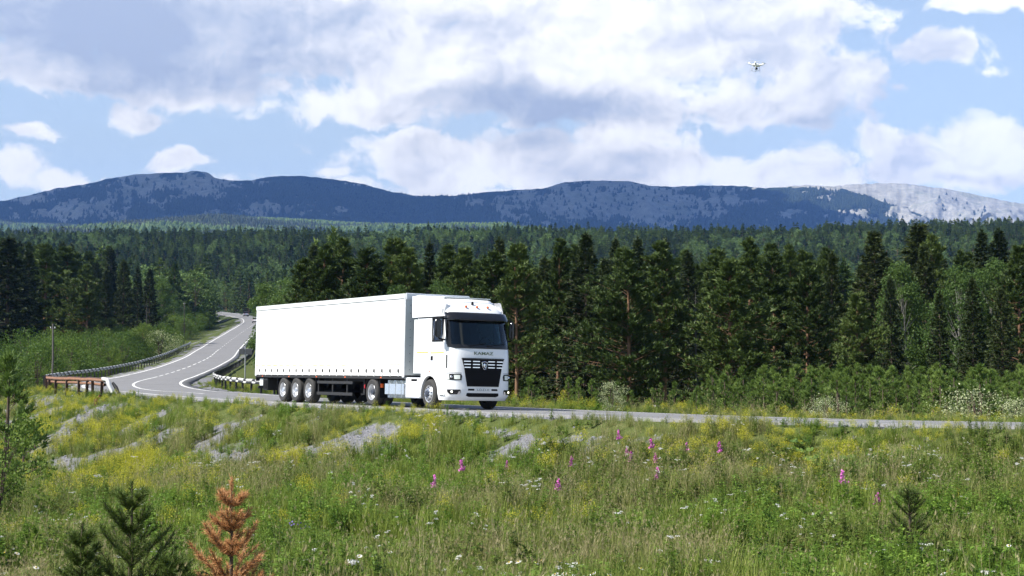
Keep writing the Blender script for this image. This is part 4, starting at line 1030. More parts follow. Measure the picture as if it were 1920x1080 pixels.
# emblem: chrome shield ring and inner horse head relief
bm = bmesh.new()
sh = [(-.10, .10), (0, .125), (.10, .10), (.085, 0), (.055, -.11), (0, -.13), (-.055, -.11), (-.085, 0)]
V, f = tube_arr([(fxx(0, 1.45)+.075, p[0], 1.47+p[1]) for p in sh+[sh[0]]], [.016]*9, 6)
vs = [bm.verts.new(v) for v in V]; [bm.faces.new([vs[i] for i in q]) for q in f]
em = finish('emblem', bm, M_CHROME, TR, True)
bm = bmesh.new(); bmesh.ops.create_uvsphere(bm, u_segments=12, v_segments=8, radius=1, matrix=Matrix.Translation((fxx(0, 1.45)+.07, 0, 1.475))@Matrix.Diagonal((.02, .045, .07, 1)))
bmesh.ops.create_uvsphere(bm, u_segments=10, v_segments=6, radius=1, matrix=Matrix.Translation((fxx(0, 1.45)+.075, .01, 1.42))@Matrix.Rotation(.5, 4, 'X')@Matrix.Diagonal((.015, .02, .05, 1)))
finish('emblem_relief', bm, M_CHROME, em, True)
def text(name, body, size, m, parent, loc, rot, ext=.006, sx_=1.0):
    cu = bpy.data.curves.new(name, 'FONT'); cu.body = body; cu.size = size; cu.extrude = ext; cu.align_x = 'CENTER'; cu.align_y = 'CENTER'; cu.resolution_u = 3; cu.offset = size*.012
    to = bpy.data.objects.new(name+'_tmp', cu); me = bpy.data.meshes.new_from_object(to); bpy.data.objects.remove(to)
    me.name = name; me.materials.clear(); me.materials.append(m)
    o = link(name, me, parent, loc); o.rotation_euler = rot; o.scale = (sx_, 1, 1); return o
M_LETT = pbr('dark_chrome_letters', (.16, .19, .14), .25, metal=.8)
text('lettering', 'KAMAZ', .14, M_LETT, TR, (fxx(.2, 1.86)+.012, 0.0, 1.86), (math.pi/2, 0, math.pi/2), sx_=1.55)
# headlamps, fog lamps, intakes, plate
for s in (-1, 1):
    def sp(rows): return [(z, min(s*a, s*b_), max(s*a, s*b_)) for z, a, b_ in rows]
    hl = patch('headlight', sp([(.965, .80, 1.175), (1.10, .78, 1.185), (1.175, .82, 1.185)]), M_GLOSSB, TR, off=.012, th=.04, ny=8)
    patch('headlight_lens', sp([(1.00, .86, 1.02), (1.135, .855, 1.03)]), M_LENS, hl, off=.022, th=.02, ny=4)
    bm = bmesh.new(); bmesh.ops.create_uvsphere(bm, u_segments=14, v_segments=8, radius=.048, matrix=Matrix.Translation((fxx(1.09, 1.08)+.0, s*1.09, 1.075))); finish('headlight_bulb', bm, M_CHROME, hl, True)
    patch('headlight_strip', sp([(.985, 1.14, 1.185), (1.16, 1.15, 1.19)]), M_LENS, hl, off=.02, th=.02, ny=3)
    fl = patch('fog_light', sp([(.50, .86, 1.12), (.56, .82, 1.17), (.63, .82, 1.18), (.66, .84, 1.18)]), M_GLOSSB, TR, off=.012, th=.05, ny=8)
    bm = bmesh.new(); bmesh.ops.create_uvsphere(bm, u_segments=12, v_segments=8, radius=.045, matrix=Matrix.Translation((fxx(1.07, .58)+.005, s*1.07, .585))@Matrix.Diagonal((.5, 1.2, .8, 1))); finish('lit_lamp', bm, M_LAMP, fl, True)
    patch('fog_trim', sp([(.50, .86, .93), (.60, .83, .88)]), M_CHROME, fl, off=.022, th=.02, ny=3)
    patch('bumper_vent', sp([(.63, .33, .57), (.69, .33, .55)]), M_BLACK, TR, off=.008, th=.04, ny=4)
    patch('panel_seam', sp([(1.20, .80, 1.215), (1.212, .80, 1.215)]), M_CHASS, TR, off=.003, th=.02, ny=8)
    patch('corner_vent', sp([(1.36, 1.19, 1.205), (1.80, 1.19, 1.205)]), M_BLACK, TR, off=.012, th=.03, ny=2)
patch('lower_intake', [(.42, -.52, .52), (.46, -.62, .62), (.55, -.60, .60)], M_BLACK, TR, off=.008, th=.05, ny=12)
pl = patch('number_plate', [(.60, -.27, .27), (.715, -.27, .27)], pbr('plate_white', (.7, .72, .72), .5), TR, off=.022, th=.012, ny=4)
# the plate is unreadable in the photograph: worn dark strokes of the same size
M_INK = pbr('plate_ink', (.10, .11, .12), .6)
for k, (y, w_, h_) in enumerate([(-.20, .05, .06), (-.12, .05, .07), (-.05, .04, .06), (.02, .05, .07), (.10, .045, .06), (.19, .07, .05)]):
    patch('plate_mark', [(.66-h_/2, y-w_/2, y+w_/2), (.66-h_/2+.012, y-w_/2, y+w_/2)], M_INK, pl, off=.026, th=.004, ny=1)
    patch('plate_mark', [(.66-h_/2, y-w_/2, y-w_/2+.013), (.66+h_/2, y-w_/2, y-w_/2+.013)], M_INK, pl, off=.0265, th=.004, ny=1)
    if k % 2: patch('plate_mark', [(.66+h_/2-.012, y-w_/2, y+w_/2), (.66+h_/2, y-w_/2, y+w_/2)], M_INK, pl, off=.0262, th=.004, ny=1)
# interior
box('dashboard', (.75, 1.22, -1.08, 1.08, 1.9, 2.18), M_BLACK, TR, .04)
for y in (-.55, .55):
    st = box('seat', (-.15, .35, y-.26, y+.26, 1.7, 1.9), M_SEAT, TR, .05); box('backrest', (-.25, -.10, y-.25, y+.25, 1.9, 2.7), M_SEAT, st, .05)
box('cab_floor', (-.95, 1.2, -1.1, 1.1, 1.3, 1.34), M_BLACK, TR, 0); box('cab_liner', (-.97, -.93, -1.12, 1.12, 1.35, 3.3), M_SEAT, TR, 0)
box('headliner', (-.95, 1.1, -1.08, 1.08, 3.02, 3.05), M_SEAT, TR, 0)
bm = bmesh.new(); V, f = tube_arr([(.62+.06*math.sin(a)*.4, .55+.22*math.cos(a), 2.22+.2*math.sin(a)) for a in np.linspace(0, 6.283, 17)], [.018]*17, 5); link('steering_wheel', mesh_np('steering_wheel', V, f, [M_BLACK]), TR)
# chassis
for y in (-.42, .36): box('chassis_rail', (-6.6, 1.1, y-.05, y+.11, .72, .98), M_CHASS, TR, .01)
box('engine_tunnel', (-.9, 1.2, -.45, .45, .5, 1.15), M_CHASS, TR, .05)
for x in (0, -4.35): lathe('axle', [(.09, -.95), (.09, .95)], M_CHASS, TR, 12, 'y', (x, 0, .49))
box('fifth_wheel', (-4.6, -3.4, -.5, .5, .98, 1.06), M_CHASS, TR, .02)
# fuel tank with straps on the near side, air tank box on the far side
for s in (-1, 1):
    bm = bmesh.new(); add_box(bm, -3.50, -1.80, min(s*.62, s*1.19), max(s*.62, s*1.19), .32, .93); bev(bm, .12, 5)
    tk = finish('fuel_tank', bm, M_TANK, TR, True)
    for x in (-3.05, -2.55, -2.10):
        bm = bmesh.new(); add_box(bm, x-.035, x+.035, min(s*.60, s*1.205), max(s*.60, s*1.205), .305, .945); bev(bm, .10, 4); finish('tank_strap', bm, M_CHROME if False else M_TANK, tk, True)
    box('tank_cap', (-1.98, -1.88, min(s*.98, s*1.08), max(s*.98, s*1.08), .92, .97), M_BLACK, tk, .01)
    for (a0, a1) in ((20, 90), (90, 165)):
        fp = [(-4.35+.60*math.cos(t), .50+.60*math.sin(t)) for t in np.linspace(math.radians(a0), math.radians(a1), 9)]
        prism('mudguard', fp+[(-4.35+.575*math.cos(t), .50+.575*math.sin(t)) for t in np.linspace(math.radians(a1), math.radians(a0), 9)], min(s*.62, s*1.22), max(s*.62, s*1.22), M_BLACK, TR, 0)
    box('mudguard_flap', (-3.76, -3.72, min(s*.62, s*1.22), max(s*.62, s*1.22), .30, .95), M_BLACK, TR, .004)
    box('mudguard_lamp', (-3.70, -3.68, min(s*1.10, s*1.20), max(s*1.10, s*1.20), .66, .80), M_ORNG, TR, .004)
    box('tail_lamp', (-5.02, -4.96, min(s*.9, s*1.22), max(s*.9, s*1.22), .62, .76), M_RED, TR, .01)
# ---- trailer
XF, XR = -1.80, -15.50; ZB, ZT = 1.07, 3.94
def curtain(s):
    nx, nz = 260, 24; xs = np.linspace(XF-.14, XR+.12, nx); zs = np.linspace(ZB+.02, ZT-.17, nz)
    Xx, Zz = np.meshgrid(xs, zs, indexing='ij')
    v = (Zz-ZB)/(ZT-ZB)
    dy = .018*np.sin(v*math.pi)+.004*np.sin(Xx*9.6+.6)*(1-v)**2+.010*(fbm(Xx*1.2+s, Zz*.35, 3)-.5)+.006*np.exp(-((Xx*1.5 % 1)-.5)**2*60)*(1-v)**3
    Y = s*(1.252+dy); V = np.stack([Xx, Y, Zz], -1).reshape(-1, 3); ii = np.arange(nx*nz).reshape(nx, nz)
    f = np.stack([ii[:-1, :-1], ii[1:, :-1], ii[1:, 1:], ii[:-1, 1:]], -1).reshape(-1, 4)
    return link('curtain', mesh_np('curtain', V, f, [M_TARP], smooth=True), TR)
for s in (-1, 1):
    cu = curtain(s)
    box('curtain_stripe', (XR+.12, XF-.30, min(s*1.255, s*1.2635), max(s*1.255, s*1.2635), 1.455, 1.480), M_YEL, cu, 0)
    if True:
        for k in range(21):
            x = XF-.42-k*(13.0/20.4)
            st = box('strap', (x-.022, x+.022, min(s*1.256, s*1.268), max(s*1.256, s*1.268), 1.06, 1.40), M_ALU if False else M_PANEL, TR, .003)
            box('buckle', (x-.04, x+.035, min(s*1.262, s*1.288), max(s*1.262, s*1.288), 1.20, 1.32), M_CHASS, st, .008)
            if s > 0 and k > 3: continue
    box('side_rail', (XR, XF, min(s*1.18, s*1.245), max(s*1.18, s*1.245), .97, 1.10), M_CHASS, TR, .01)
    rr_ = prism('roof_rail', [(XR, ZT-.16), (XF, ZT-.16), (XF, ZT), (XR, ZT)], min(s*1.17, s*1.285), max(s*1.17, s*1.285), M_PANEL, TR, .03)
    box('corner_post', (XF-.15, XF+.0, min(s*1.20, s*1.272), max(s*1.20, s*1.272), ZB-.05, ZT-.16), M_WHITE, TR, .02)
    box('rear_post', (XR, XR+.13, min(s*1.20, s*1.272), max(s*1.20, s*1.272), ZB-.05, ZT-.16), M_WHITE, TR, .02)
    for x in (-3.6, -6.6, -9.2, -11.9, -14.7): box('side_marker', (x-.05, x+.05, min(s*1.24, s*1.256), max(s*1.24, s*1.256), 1.0, 1.04), M_ORNG, TR, .003)
    # side guard
    gd = box('side_guard', (-9.25, -6.05, min(s*1.16, s*1.20), max(s*1.16, s*1.20), .76, .87), M_CHASS, TR, .01)
    box('guard_rail', (-9.25, -6.05, min(s*1.16, s*1.20), max(s*1.16, s*1.20), .33, .45), M_CHASS, gd, .01)
    for x in (-9.2, -7.9, -6.6): box('guard_post', (x-.04, x+.04, min(s*1.12, s*1.16), max(s*1.12, s*1.16), .33, 1.0), M_CHASS, gd, .006)
    lg = box('landing_leg', (-5.75, -5.62, min(s*.75, s*.90), max(s*.75, s*.90), .42, 1.0), M_CHASS, TR, .01); box('landing_foot', (-5.85, -5.52, min(s*.70, s*.95), max(s*.70, s*.95), .38, .42), M_CHASS, lg, .006)
    box('mud_flap', (-13.18, -13.14, min(s*.85, s*1.22), max(s*.85, s*1.22), .28, .98), M_BLACK, TR, .004)
    box('mud_flap', (-9.36, -9.33, min(s*.85, s*1.22), max(s*.85, s*1.22), .45, .98), M_BLACK, TR, .004)
    box('trailer_beam', (-15.3, -2.4, min(s*.42, s*.58), max(s*.42, s*.58), .86, 1.06), M_CHASS, TR, .01)
tb = box('tool_box', (-14.75, -14.25, -1.20, -.70, .44, .93), M_CHASS, TR, .02); box('box_lid', (-14.70, -14.30, -1.215, -1.20, .50, .86), M_BLACK, tb, .006)
box('tool_box', (-15.25, -14.85, -1.15, -.75, .62, .93), M_PANEL, TR, .02)
box('trailer_floor', (XR, XF, -1.22, 1.22, 1.04, 1.12), M_CHASS, TR, .01)
box('trailer_roof', (XR+.02, XF-.02, -1.2, 1.2, ZT-.06, ZT+.012), M_TARP, TR, .01)
fw = box('front_wall', (XF-.03, XF+.0, -1.24, 1.24, ZB-.1, ZT-.02), M_PANEL, TR, .008)
box('front_cap', (XF-.02, XF+.06, -1.28, 1.28, ZT-.22, ZT+.02), M_WHITE, fw, .03)
for y in (-1.05, -.5, 0, .5, 1.05):
    bm = bmesh.new()
    for k in range(9): bmesh.ops.create_uvsphere(bm, u_segments=6, v_segments=4, radius=.013, matrix=Matrix.Translation((XF+.003, y, 1.3+k*.28)))
    finish('rivets', bm, M_CHASS, fw)
dr_ = box('rear_door', (XR-.05, XR, -1.22, 1.22, ZB, ZT-.1), M_WHITE, TR, .01)
for y in (-.9, -.35, .35, .9):
    V, f = tube_arr([(XR-.08, y, ZB+.05), (XR-.08, y, ZT-.2)], [.018, .018], 6); link('lock_rod', mesh_np('lock_rod', V, f, [M_ALU]), dr_)
box('underride_bar', (XR+.05, XR+.15, -1.15, 1.15, .50, .62), M_CHASS, TR, .01)
for y in (-.6, .6): box('underride_arm', (XR+.15, XR+.35, y-.05, y+.05, .50, .98), M_CHASS, TR, .01)
box('rear_lamp_bar', (XR-.03, XR+.03, -1.22, 1.22, .82, 1.0), M_CHASS, TR, .01)
for y in (-1, 1): box('tail_lamp', (XR-.05, XR-.03, min(y*.85, y*1.18), max(y*.85, y*1.18), .85, .97), M_RED, TR, .005)
for x in (-9.97, -11.25, -12.53):
    lathe('axle', [(.075, -1.0), (.075, 1.0)], M_CHASS, TR, 12, 'y', (x, 0, .49))
V, f = tube_arr([(-1.05, -.3, 2.1), (-1.4, -.35, 1.7), (-1.78, -.3, 2.0)], [.02]*3, 5); link('air_hose', mesh_np('air_hose', V, f, [M_BLACK]), TR)
# ================================================================ GUARDRAILS
M_GW = pbr('guardrail_white', (.62, .62, .60), .6, noise=.25, nscale=4)
M_GB = pbr('guardrail_black', (.02, .02, .021), .6, noise=.3, nscale=4)
M_RUST = pbr('rusty_steel', (.21, .105, .06), .9, noise=.7, nscale=5, bump=.4)
M_RUSTD = pbr('dark_rusty_post', (.05, .028, .020), .9, noise=.4, nscale=6)
M_GALV = pbr('galvanised_steel', (.42, .43, .44), .5, metal=.5, noise=.15)
WB = [(0, .0), (.075, .045), (.075, .105), (0, .155), (.075, .205), (.075, .265), (0, .31)]
def grd(j, off): 
    p = CLN[j]+_N[j]*off; return gz(p[0], p[1])
def rail_pt(s, off):
    j = int(s); f = s-j; j2 = min(j+1, len(CLN)-1)
    p = (CLN[j]*(1-f)+CLN[j2]*f); n = _N[j]*(1-f)+_N[j2]*f
    q = p+n*off; z = road_z(j, off)*(1-f)+road_z(j2, off)*f
    return np.array([q[0], q[1], float(z)]), n
def guard(name, off, s0, s1, face, lab, pitch=3.0, hgt=.46, colour=None, wob=.03, blk=3):
    p0, _ = rail_pt((s0+s1)/2, off); e = empty(name, tuple(p0)); tag(e, lab, 'guardrail'); O = Vector(p0)
    ss = np.arange(s0, s1-pitch*.5, pitch); seed = int(s0)
    post_me = None
    for a in ss:
        k = 7; V = []; mi = []; F = []
        dz = (rr.random()-.5)*wob; tilt = (rr.random()-.5)*wob*.7
        pts = np.linspace(a, a+pitch, k)
        for q_, s in enumerate(pts):
            p, n = rail_pt(s, off); n3 = np.array([n[0], n[1], 0])*face
            for (d_, h_) in WB: V.append(p+n3*d_+np.array([0, 0, hgt+h_+dz+tilt*q_/k])-p0)
        for q_, s in enumerate(pts):   # back face
            p, n = rail_pt(s, off); n3 = np.array([n[0], n[1], 0])*face
            for (d_, h_) in WB: V.append(p+n3*(d_-.012)+np.array([0, 0, hgt+h_+dz+tilt*q_/k])-p0)
        m_ = len(WB); B = k*m_
        for q_ in range(k-1):
            for w_ in range(m_-1):
                v = q_*m_+w_; F.append((v, v+m_, v+m_+1, v+1)); F.append((B+v, B+v+1, B+v+m_+1, B+v+m_))
                c = (1 if (q_//2+(1 if w_ >= 3 else 0)) % blk == 0 else 0) if colour is None else 0
                mi += [c, c]
            v = q_*m_; F.append((v, B+v, B+v+m_, v+m_)); mi.append(mi[-1]); v = q_*m_+m_-1; F.append((v, v+m_, B+v+m_, B+v)); mi.append(mi[-1])
        me = mesh_np('rail', np.array(V), np.array(F), [M_GW, M_GB] if colour is None else [colour], midx=mi)
        link('rail', me, e)
        p, n = rail_pt(a, off); g = gz(*(p[:2]-n*face*.09)); c = p-np.array([n[0], n[1], 0])*face*.09
        bm = bmesh.new(); add_box(bm, -.06, .06, -.07, .07, 0, hgt+.26+p[2]-g+.3)
        o = finish('post', bm, M_GB if colour is None else M_RUSTD, e, loc=(c[0]-p0[0], c[1]-p0[1], g-.3-p0[2])); o.rotation_euler = ((rr.random()-.5)*.06, (rr.random()-.5)*.06, math.atan2(n[1], n[0]))
    return e
s_y = lambda y: float(np.argmin(np.abs(CLN[:, 1]-y)+(np.abs(CLN[:, 0]) > 180)*1e3))
guard('guardrail', -6.1, s_y(112), s_y(292), 1, 'long black and white guardrail on the left outer side of the bend')
guard('guardrail', 6.1, s_y(86), s_y(285), -1, 'black and white guardrail inside the bend behind the trailer', wob=.06, blk=2)
# rusty stretch: heavy tube sections bolted on dark posts
e0, _ = rail_pt(s_y(92), -5.9); RG = empty('rusty_guardrail', tuple(e0)); tag(RG, 'rusty orange guardrail on dark posts at the outer left road edge', 'guardrail')
a = s_y(81.5)-1.6
while a < s_y(113):
    L = 3.1; tilt = (rr.random()-.5)*.05; dz = (rr.random()-.5)*.03
    pts = []; 
    for s in np.linspace(a, a+L+.25, 6):
        p, n = rail_pt(s, -5.9); pts.append(p+np.array([0, 0, .66+dz+tilt*(s-a)/L])-e0)
    V, f = tube_arr(pts, [.085*(1+.08*rr.random()) for _ in pts], 10); link('rail', mesh_np('rail', V, f, [M_RUST], smooth=True), RG)
    pts2 = [q-np.array([0, 0, .20+.02*rr.random()]) for q in pts]
    V, f = tube_arr(pts2, [.070*(1+.08*rr.random()) for _ in pts], 8); link('lower_rail', mesh_np('lower_rail', V, f, [M_RUST], smooth=True), RG)
    V, f = tube_arr([q+np.array([.0, .06, .09]) for q in pts], [.05]*len(pts), 5); link('upper_flange', mesh_np('upper_flange', V, f, [M_RUSTD], smooth=True), RG)
    p, n = rail_pt(a+.3, -5.9); c = p-np.array([n[0], n[1], 0])*.12; g = gz(c[0], c[1])
    bm = bmesh.new(); add_box(bm, -.07, .07, -.08, .08, 0, .62+p[2]-g+.4)
    o = finish('post', bm, M_RUSTD, RG, loc=(c[0]-e0[0], c[1]-e0[1], g-.4-e0[2])); o.rotation_euler = ((rr.random()-.5)*.12, (rr.random()-.5)*.10, math.atan2(n[1], n[0]))
    a += L
# bent pale end section
p, n = rail_pt(s_y(81.5)-1.7, -5.9); q = p-e0
V, f = tube_arr([q+np.array([-.15, 0, .74]), q+np.array([.12, -.10, .70]), q+np.array([.25, -.2, .42]), q+np.array([.45, -.3, .05])], [.09, .11, .10, .08], 8)
link('end_piece', mesh_np('end_piece', V, f, [M_GW], smooth=True), RG)
V, f = tube_arr([q+np.array([.35, .1, .55]), q+np.array([.55, 0, .30]), q+np.array([.75, -.1, -.05])], [.07, .10, .07], 7); link('bent_bracket', mesh_np('bent_bracket', V, f, [M_GB], smooth=True), RG)

# ================================================================ SIGN seen from behind
sxx, syy = -19.9, 115.5; g = gz(sxx, syy)
SG = empty('road_sign', (sxx, syy, g)); tag(SG, 'back of a dark rectangular road sign on a thin grey pole by the trailer rear', 'sign')
V, f = tube_arr([(0, 0, -.3), (0, 0, 3.05-g)], [.045, .045], 8); link('pole', mesh_np('pole', V, f, [M_GALV], smooth=True), SG)
bm = bmesh.new(); add_box(bm, -.45, -.03, -.07, -.04, 2.38-g, 2.80-g); finish('sign_plate', bm, pbr('dark_sign_back', (.05, .055, .06), .6, noise=.2), SG)
bm = bmesh.new(); add_box(bm, .03, .52, -.07, -.04, 2.38-g, 2.80-g); finish('sign_plate', bm, bpy.data.materials['dark_sign_back'], SG)
bm = bmesh.new(); add_box(bm, -.42, .48, -.04, -.02, 2.45-g, 2.49-g); add_box(bm, -.42, .48, -.04, -.02, 2.68-g, 2.72-g); finish('bracket', bm, M_GALV, SG)
# ================================================================ utility poles in the left wood
M_POLE = pbr('weathered_pole_wood', (.11, .10, .09), .9, noise=.3)
for (px, yt, yb, d, lab) in ((99, 607, 672, 128, 'thin grey utility pole in front of the dark wood on the left'), (345, 566, 590, 300, 'small grey pole by the upper road above the left bushes')):
    x = X(px, d); g = gz(x, d); h = ztop(yt, d)-g
    P_ = empty('utility_pole', (x, d, g)); tag(P_, lab, 'pole')
    V, f = tube_arr([(0, 0, -.3), (.05, 0, h*.5), (0, 0, h)], [.09, .08, .07], 8); link('pole_shaft', mesh_np('pole_shaft', V, f, [M_POLE], smooth=True), P_)
    bm = bmesh.new(); add_box(bm, -.22, .22, -.04, .04, h-.42, h-.36); finish('crossarm', bm, M_POLE, P_)
    for q in (-.18, .18): V, f = tube_arr([(q, 0, h-.4), (q, 0, h-.25)], [.04, .03], 6); link('insulator', mesh_np('insulator', V, f, [M_LENS]), P_)
# ================================================================ CARS
def car(x, y, z, rz, paint, lab, suv=False):
    e = empty('parked_car' if False else 'car', (x, y, z), rz); tag(e, lab, 'car'); H = 1.62 if suv else 1.47; W2 = .88
    prof = [(-2.15, .35), (-2.2, .7), (-2.1, .95), (-1.75, 1.02), (.95, .98), (1.95, .82), (2.15, .62), (2.15, .35)]
    bm = bmesh.new(); hw = [W2]*len(prof)
    a = [bm.verts.new((px_, -W2, pz)) for px_, pz in prof]; c = [bm.verts.new((px_, W2, pz)) for px_, pz in prof]
    bm.faces.new(a); bm.faces.new(c[::-1]); n = len(prof)
    for i in range(n): bm.faces.new((a[i], c[i], c[(i+1) % n], a[(i+1) % n]))
    bev(bm, .09, 3); finish('body', bm, paint, e, True)
    cab = [(-1.95, .98), (-1.45, H-.06), (-.3, H), (.25, H-.05), (1.05, .96)]
    bm = bmesh.new(); lo = [bm.verts.new((px_, -.80+.16*((pz-.96)/(H-.96)), pz)) for px_, pz in cab]; hi = [bm.verts.new((px_, .80-.16*((pz-.96)/(H-.96)), pz)) for px_, pz in cab]
    bm.faces.new(lo); bm.faces.new(hi[::-1])
    for i in range(5): bm.faces.new((lo[i], hi[i], hi[(i+1) % 5], lo[(i+1) % 5]))
    bev(bm, .04, 2); finish('windows', bm, M_GLOSSB, e, True)
    bm = bmesh.new(); add_box(bm, -1.50, .20, -.64, .64, H-.05, H+.015); bev(bm, .02); finish('roof', bm, paint, e, True)
    for xx in (-1.35, 1.35):
        for s in (-1, 1):
            we = lathe('wheel', [(.30, -.10), (.32, -.08), (.32, .08), (.30, .10), (.2, .11), (0, .10)] if s > 0 else [(.30, .10), (.32, .08), (.32, -.08), (.30, -.10), (.2, -.11), (0, -.10)], M_RUBBER, e, 20, 'y', (xx, s*.80, .32))
            lathe('rim', [(.2, s*.112), (.12, s*.105), (0, s*.12)], M_RIM, we, 14, 'y')
    for s in (-1, 1):
        box('headlight', (2.02, 2.13, min(s*.5, s*.82), max(s*.5, s*.82), .62, .76), M_LENS, e, .02); box('tail_light', (-2.20, -2.10, min(s*.55, s*.86), max(s*.55, s*.86), .72, .92), M_RED, e, .02)
        box('side_mirror', (.70, .85, min(s*.86, s*1.02), max(s*.86, s*1.02), .98, 1.10), paint, e, .03)
    box('bumper', (2.05, 2.20, -.8, .8, .28, .48), M_BLACK, e, .03); box('bumper', (-2.24, -2.1, -.8, .8, .28, .48), M_BLACK, e, .03)
def on_road(s, off):
    p, n = rail_pt(s, off); j = int(s); t = _T[j]; return p, math.atan2(t[1], t[0])
p, h = on_road(s_y(556), 1.7); car(p[0], p[1], p[2]+.01, h, pbr('silver_blue_car_paint', (.42, .45, .52), .3, metal=.4), 'silver hatchback car driving away at the top of the upper road', True)
p, h = on_road(s_y(455), 1.9); car(X(478.5, p[1]), p[1], p[2]+.01, h, pbr('white_car_paint', (.7, .7, .72), .3), 'white car on the upper road half hidden behind the rear corner of the trailer')
# ================================================================ DRONE
d_ = 37.0; DR = empty('quadcopter_drone', (X(1422, d_), d_, ztop(114, d_)-.05), 0.5); DR.rotation_euler = (0.10, .06, .5); tag(DR, 'small white quadcopter drone hovering against the clouds', 'drone')
M_DRW = pbr('white_drone_plastic', (.82, .83, .84), .35)
bm = bmesh.new(); bmesh.ops.create_uvsphere(bm, u_segments=20, v_segments=12, radius=1, matrix=Matrix.Diagonal((.105, .085, .045, 1))); b_o = finish('body', bm, M_DRW, DR, True)
for i in range(4):
    a = math.pi/4+i*math.pi/2; c, s = math.cos(a), math.sin(a)
    V, f = tube_arr([(c*.05, s*.05, .0), (c*.12, s*.12, .015), (c*.175, s*.175, .03)], [.030, .022, .018], 8); ar = link('arm', mesh_np('arm', V, f, [M_DRW], smooth=True), DR)
    lathe('motor', [(0, .025), (.020, .025), (.020, .055), (.012, .062), (0, .062)], M_DRW, ar, 12, 'z', (c*.175, s*.175, 0))
    bm = bmesh.new(); add_box(bm, -.11, .11, -.011, .011, -.0015, .0015); ro = finish('rotor', bm, M_DRW, DR, loc=(c*.175, s*.175, .064)); ro.rotation_euler = (.08, 0, .4+i*1.1)
for s in (-1, 1):
    V, f = tube_arr([(.06, s*.05, -.02), (.07, s*.075, -.14), (-.07, s*.075, -.14), (-.06, s*.05, -.02)], [.007]*4, 6); link('landing_gear', mesh_np('landing_gear', V, f, [M_DRW], smooth=True), DR)
bm = bmesh.new(); add_box(bm, -.02, .03, -.025, .025, -.11, -.055); bev(bm, .01); cm = finish('camera_gimbal', bm, M_CHASS, DR); 
bm = bmesh.new(); bmesh.ops.create_cone(bm, cap_ends=True, segments=12, radius1=.015, radius2=.015, depth=.02, matrix=Matrix.Translation((.04, 0, -.085))@Matrix.Rotation(math.pi/2, 4, 'Y')); finish('lens', bm, M_GLOSSB, cm)
# ================================================================ SAPLINGS in the foreground
def sapling(name, mats_, x, y, h, R, seed, lab, nb=38, per=9, L=.062, w=.0024, orange=False, ntw=11):
    g = gz(x, y); e = empty(name, (x, y, g-.03)); tag(e, lab, 'tree'); rg_ = np.random.default_rng(seed); tr = Acc(); cr = Acc()
    zs = np.linspace(0, h, 7); tp = np.stack([rg_.normal(0, .008, 7), rg_.normal(0, .008, 7), zs], 1)
    tr.quads(*tube_arr(tp, .022*(1-zs/h)**.7+.004, 6)); cs, ds = [], []
    for wl in range(6):
        u = .10+wl*.145; hh = u*h; nbr = 5 if wl < 5 else 4
        for b_ in range(nbr):
            a = b_/nbr*6.283+wl*.8+rg_.normal()*.2; ln = R*(1-u)**.8*rg_.uniform(.75, 1.15)+.06; elv = rg_.uniform(.35, .75)+.2*u
            d = np.array([math.cos(a)*math.cos(elv), math.sin(a)*math.cos(elv), math.sin(elv)])
            tt = np.linspace(0, 1, 6)[:, None]; bp = np.array([0, 0, hh])+d*ln*tt+np.array([0, 0, 1])*.25*ln*tt**2
            tr.quads(*tube_arr(bp, np.linspace(.009, .004, 6), 4))
            n = int(ln/.016)+4; s = np.linspace(.15, 1, n); base = np.stack([np.interp(s, tt[:, 0], bp[:, j]) for j in range(3)], 1)
            cs.append(base); ds.append(np.tile(d+[0, 0, .5], (n, 1)))
            side = np.cross(d, [0, 0, 1.]); side /= np.linalg.norm(side)
            for q in (-1, 1):
                for s0 in (.35, .6):
                    b0 = bp[int(s0*5)]; dd = d*.7+side*q*.7+[0, 0, .3]; l2 = ln*.38*rg_.uniform(.6, 1.2); m2 = 8
                    pts = b0+dd*l2*np.linspace(.1, 1, m2)[:, None]; tr.quads(*tube_arr([b0, pts[-1]], [.005, .003], 3)); cs.append(pts); ds.append(np.tile(dd, (m2, 1)))
    cs.append(np.stack([np.zeros(22), np.zeros(22), np.linspace(h*.80, h*.99, 22)], 1)); ds.append(np.tile([0, 0, 1.], (22, 1)))
    cen = np.vstack(cs); dr = np.vstack(ds); dr /= np.linalg.norm(dr, axis=1)[:, None]
    needles(cr, rg_, cen, dr, per, L, w, .85)
    link('trunk', tr.mesh('trunk', mats_[0], True), e); link('crown', cr.mesh('crown', mats_[1]), e); return e
def sap_px(px, yt, d, R, seed, lab, mats_, name='pine_sapling', **k):
    x = X(px, d); g = gz(x, d); return sapling(name, mats_, x, d, ztop(yt, d)-g, R, seed, lab, **k)
sap_px(437, 888, 14.2, .50, 5, 'dead orange pine sapling in the foreground meadow', (M_BARK, M_DEADN), 'dead_pine_sapling', per=10, w=.0028)
sap_px(250, 895, 13.6, .60, 6, 'dark green pine sapling left of the dead orange one', (M_BARK, M_SAPL), w=.0028)
sap_px(160, 972, 13.2, .34, 7, 'small green pine sapling at the lower left', (M_BARK, M_SAPL), w=.0028)
sap_px(332, 1028, 13.4, .36, 8, 'low dark pine sapling between the green and the dead orange sapling', (M_BARK, M_SAPL), w=.0028)
sap_px(1700, 900, 18.5, .38, 9, 'thin young pine among tall grass in the right foreground', (M_BARK, M_SAPL), per=6)
# left edge trees
plant_px('young', 18, 668, 40, 1.1, 'tall young pine at the left edge before the gravel bank', None, 0)
plant_px('young', 48, 742, 44, .8, 'small young pine right of the tall one at the left edge', None, 2)
plant_px('bush', 2, 770, 30, .9, 'dark leafy bush at the left edge of the meadow', None, 1)
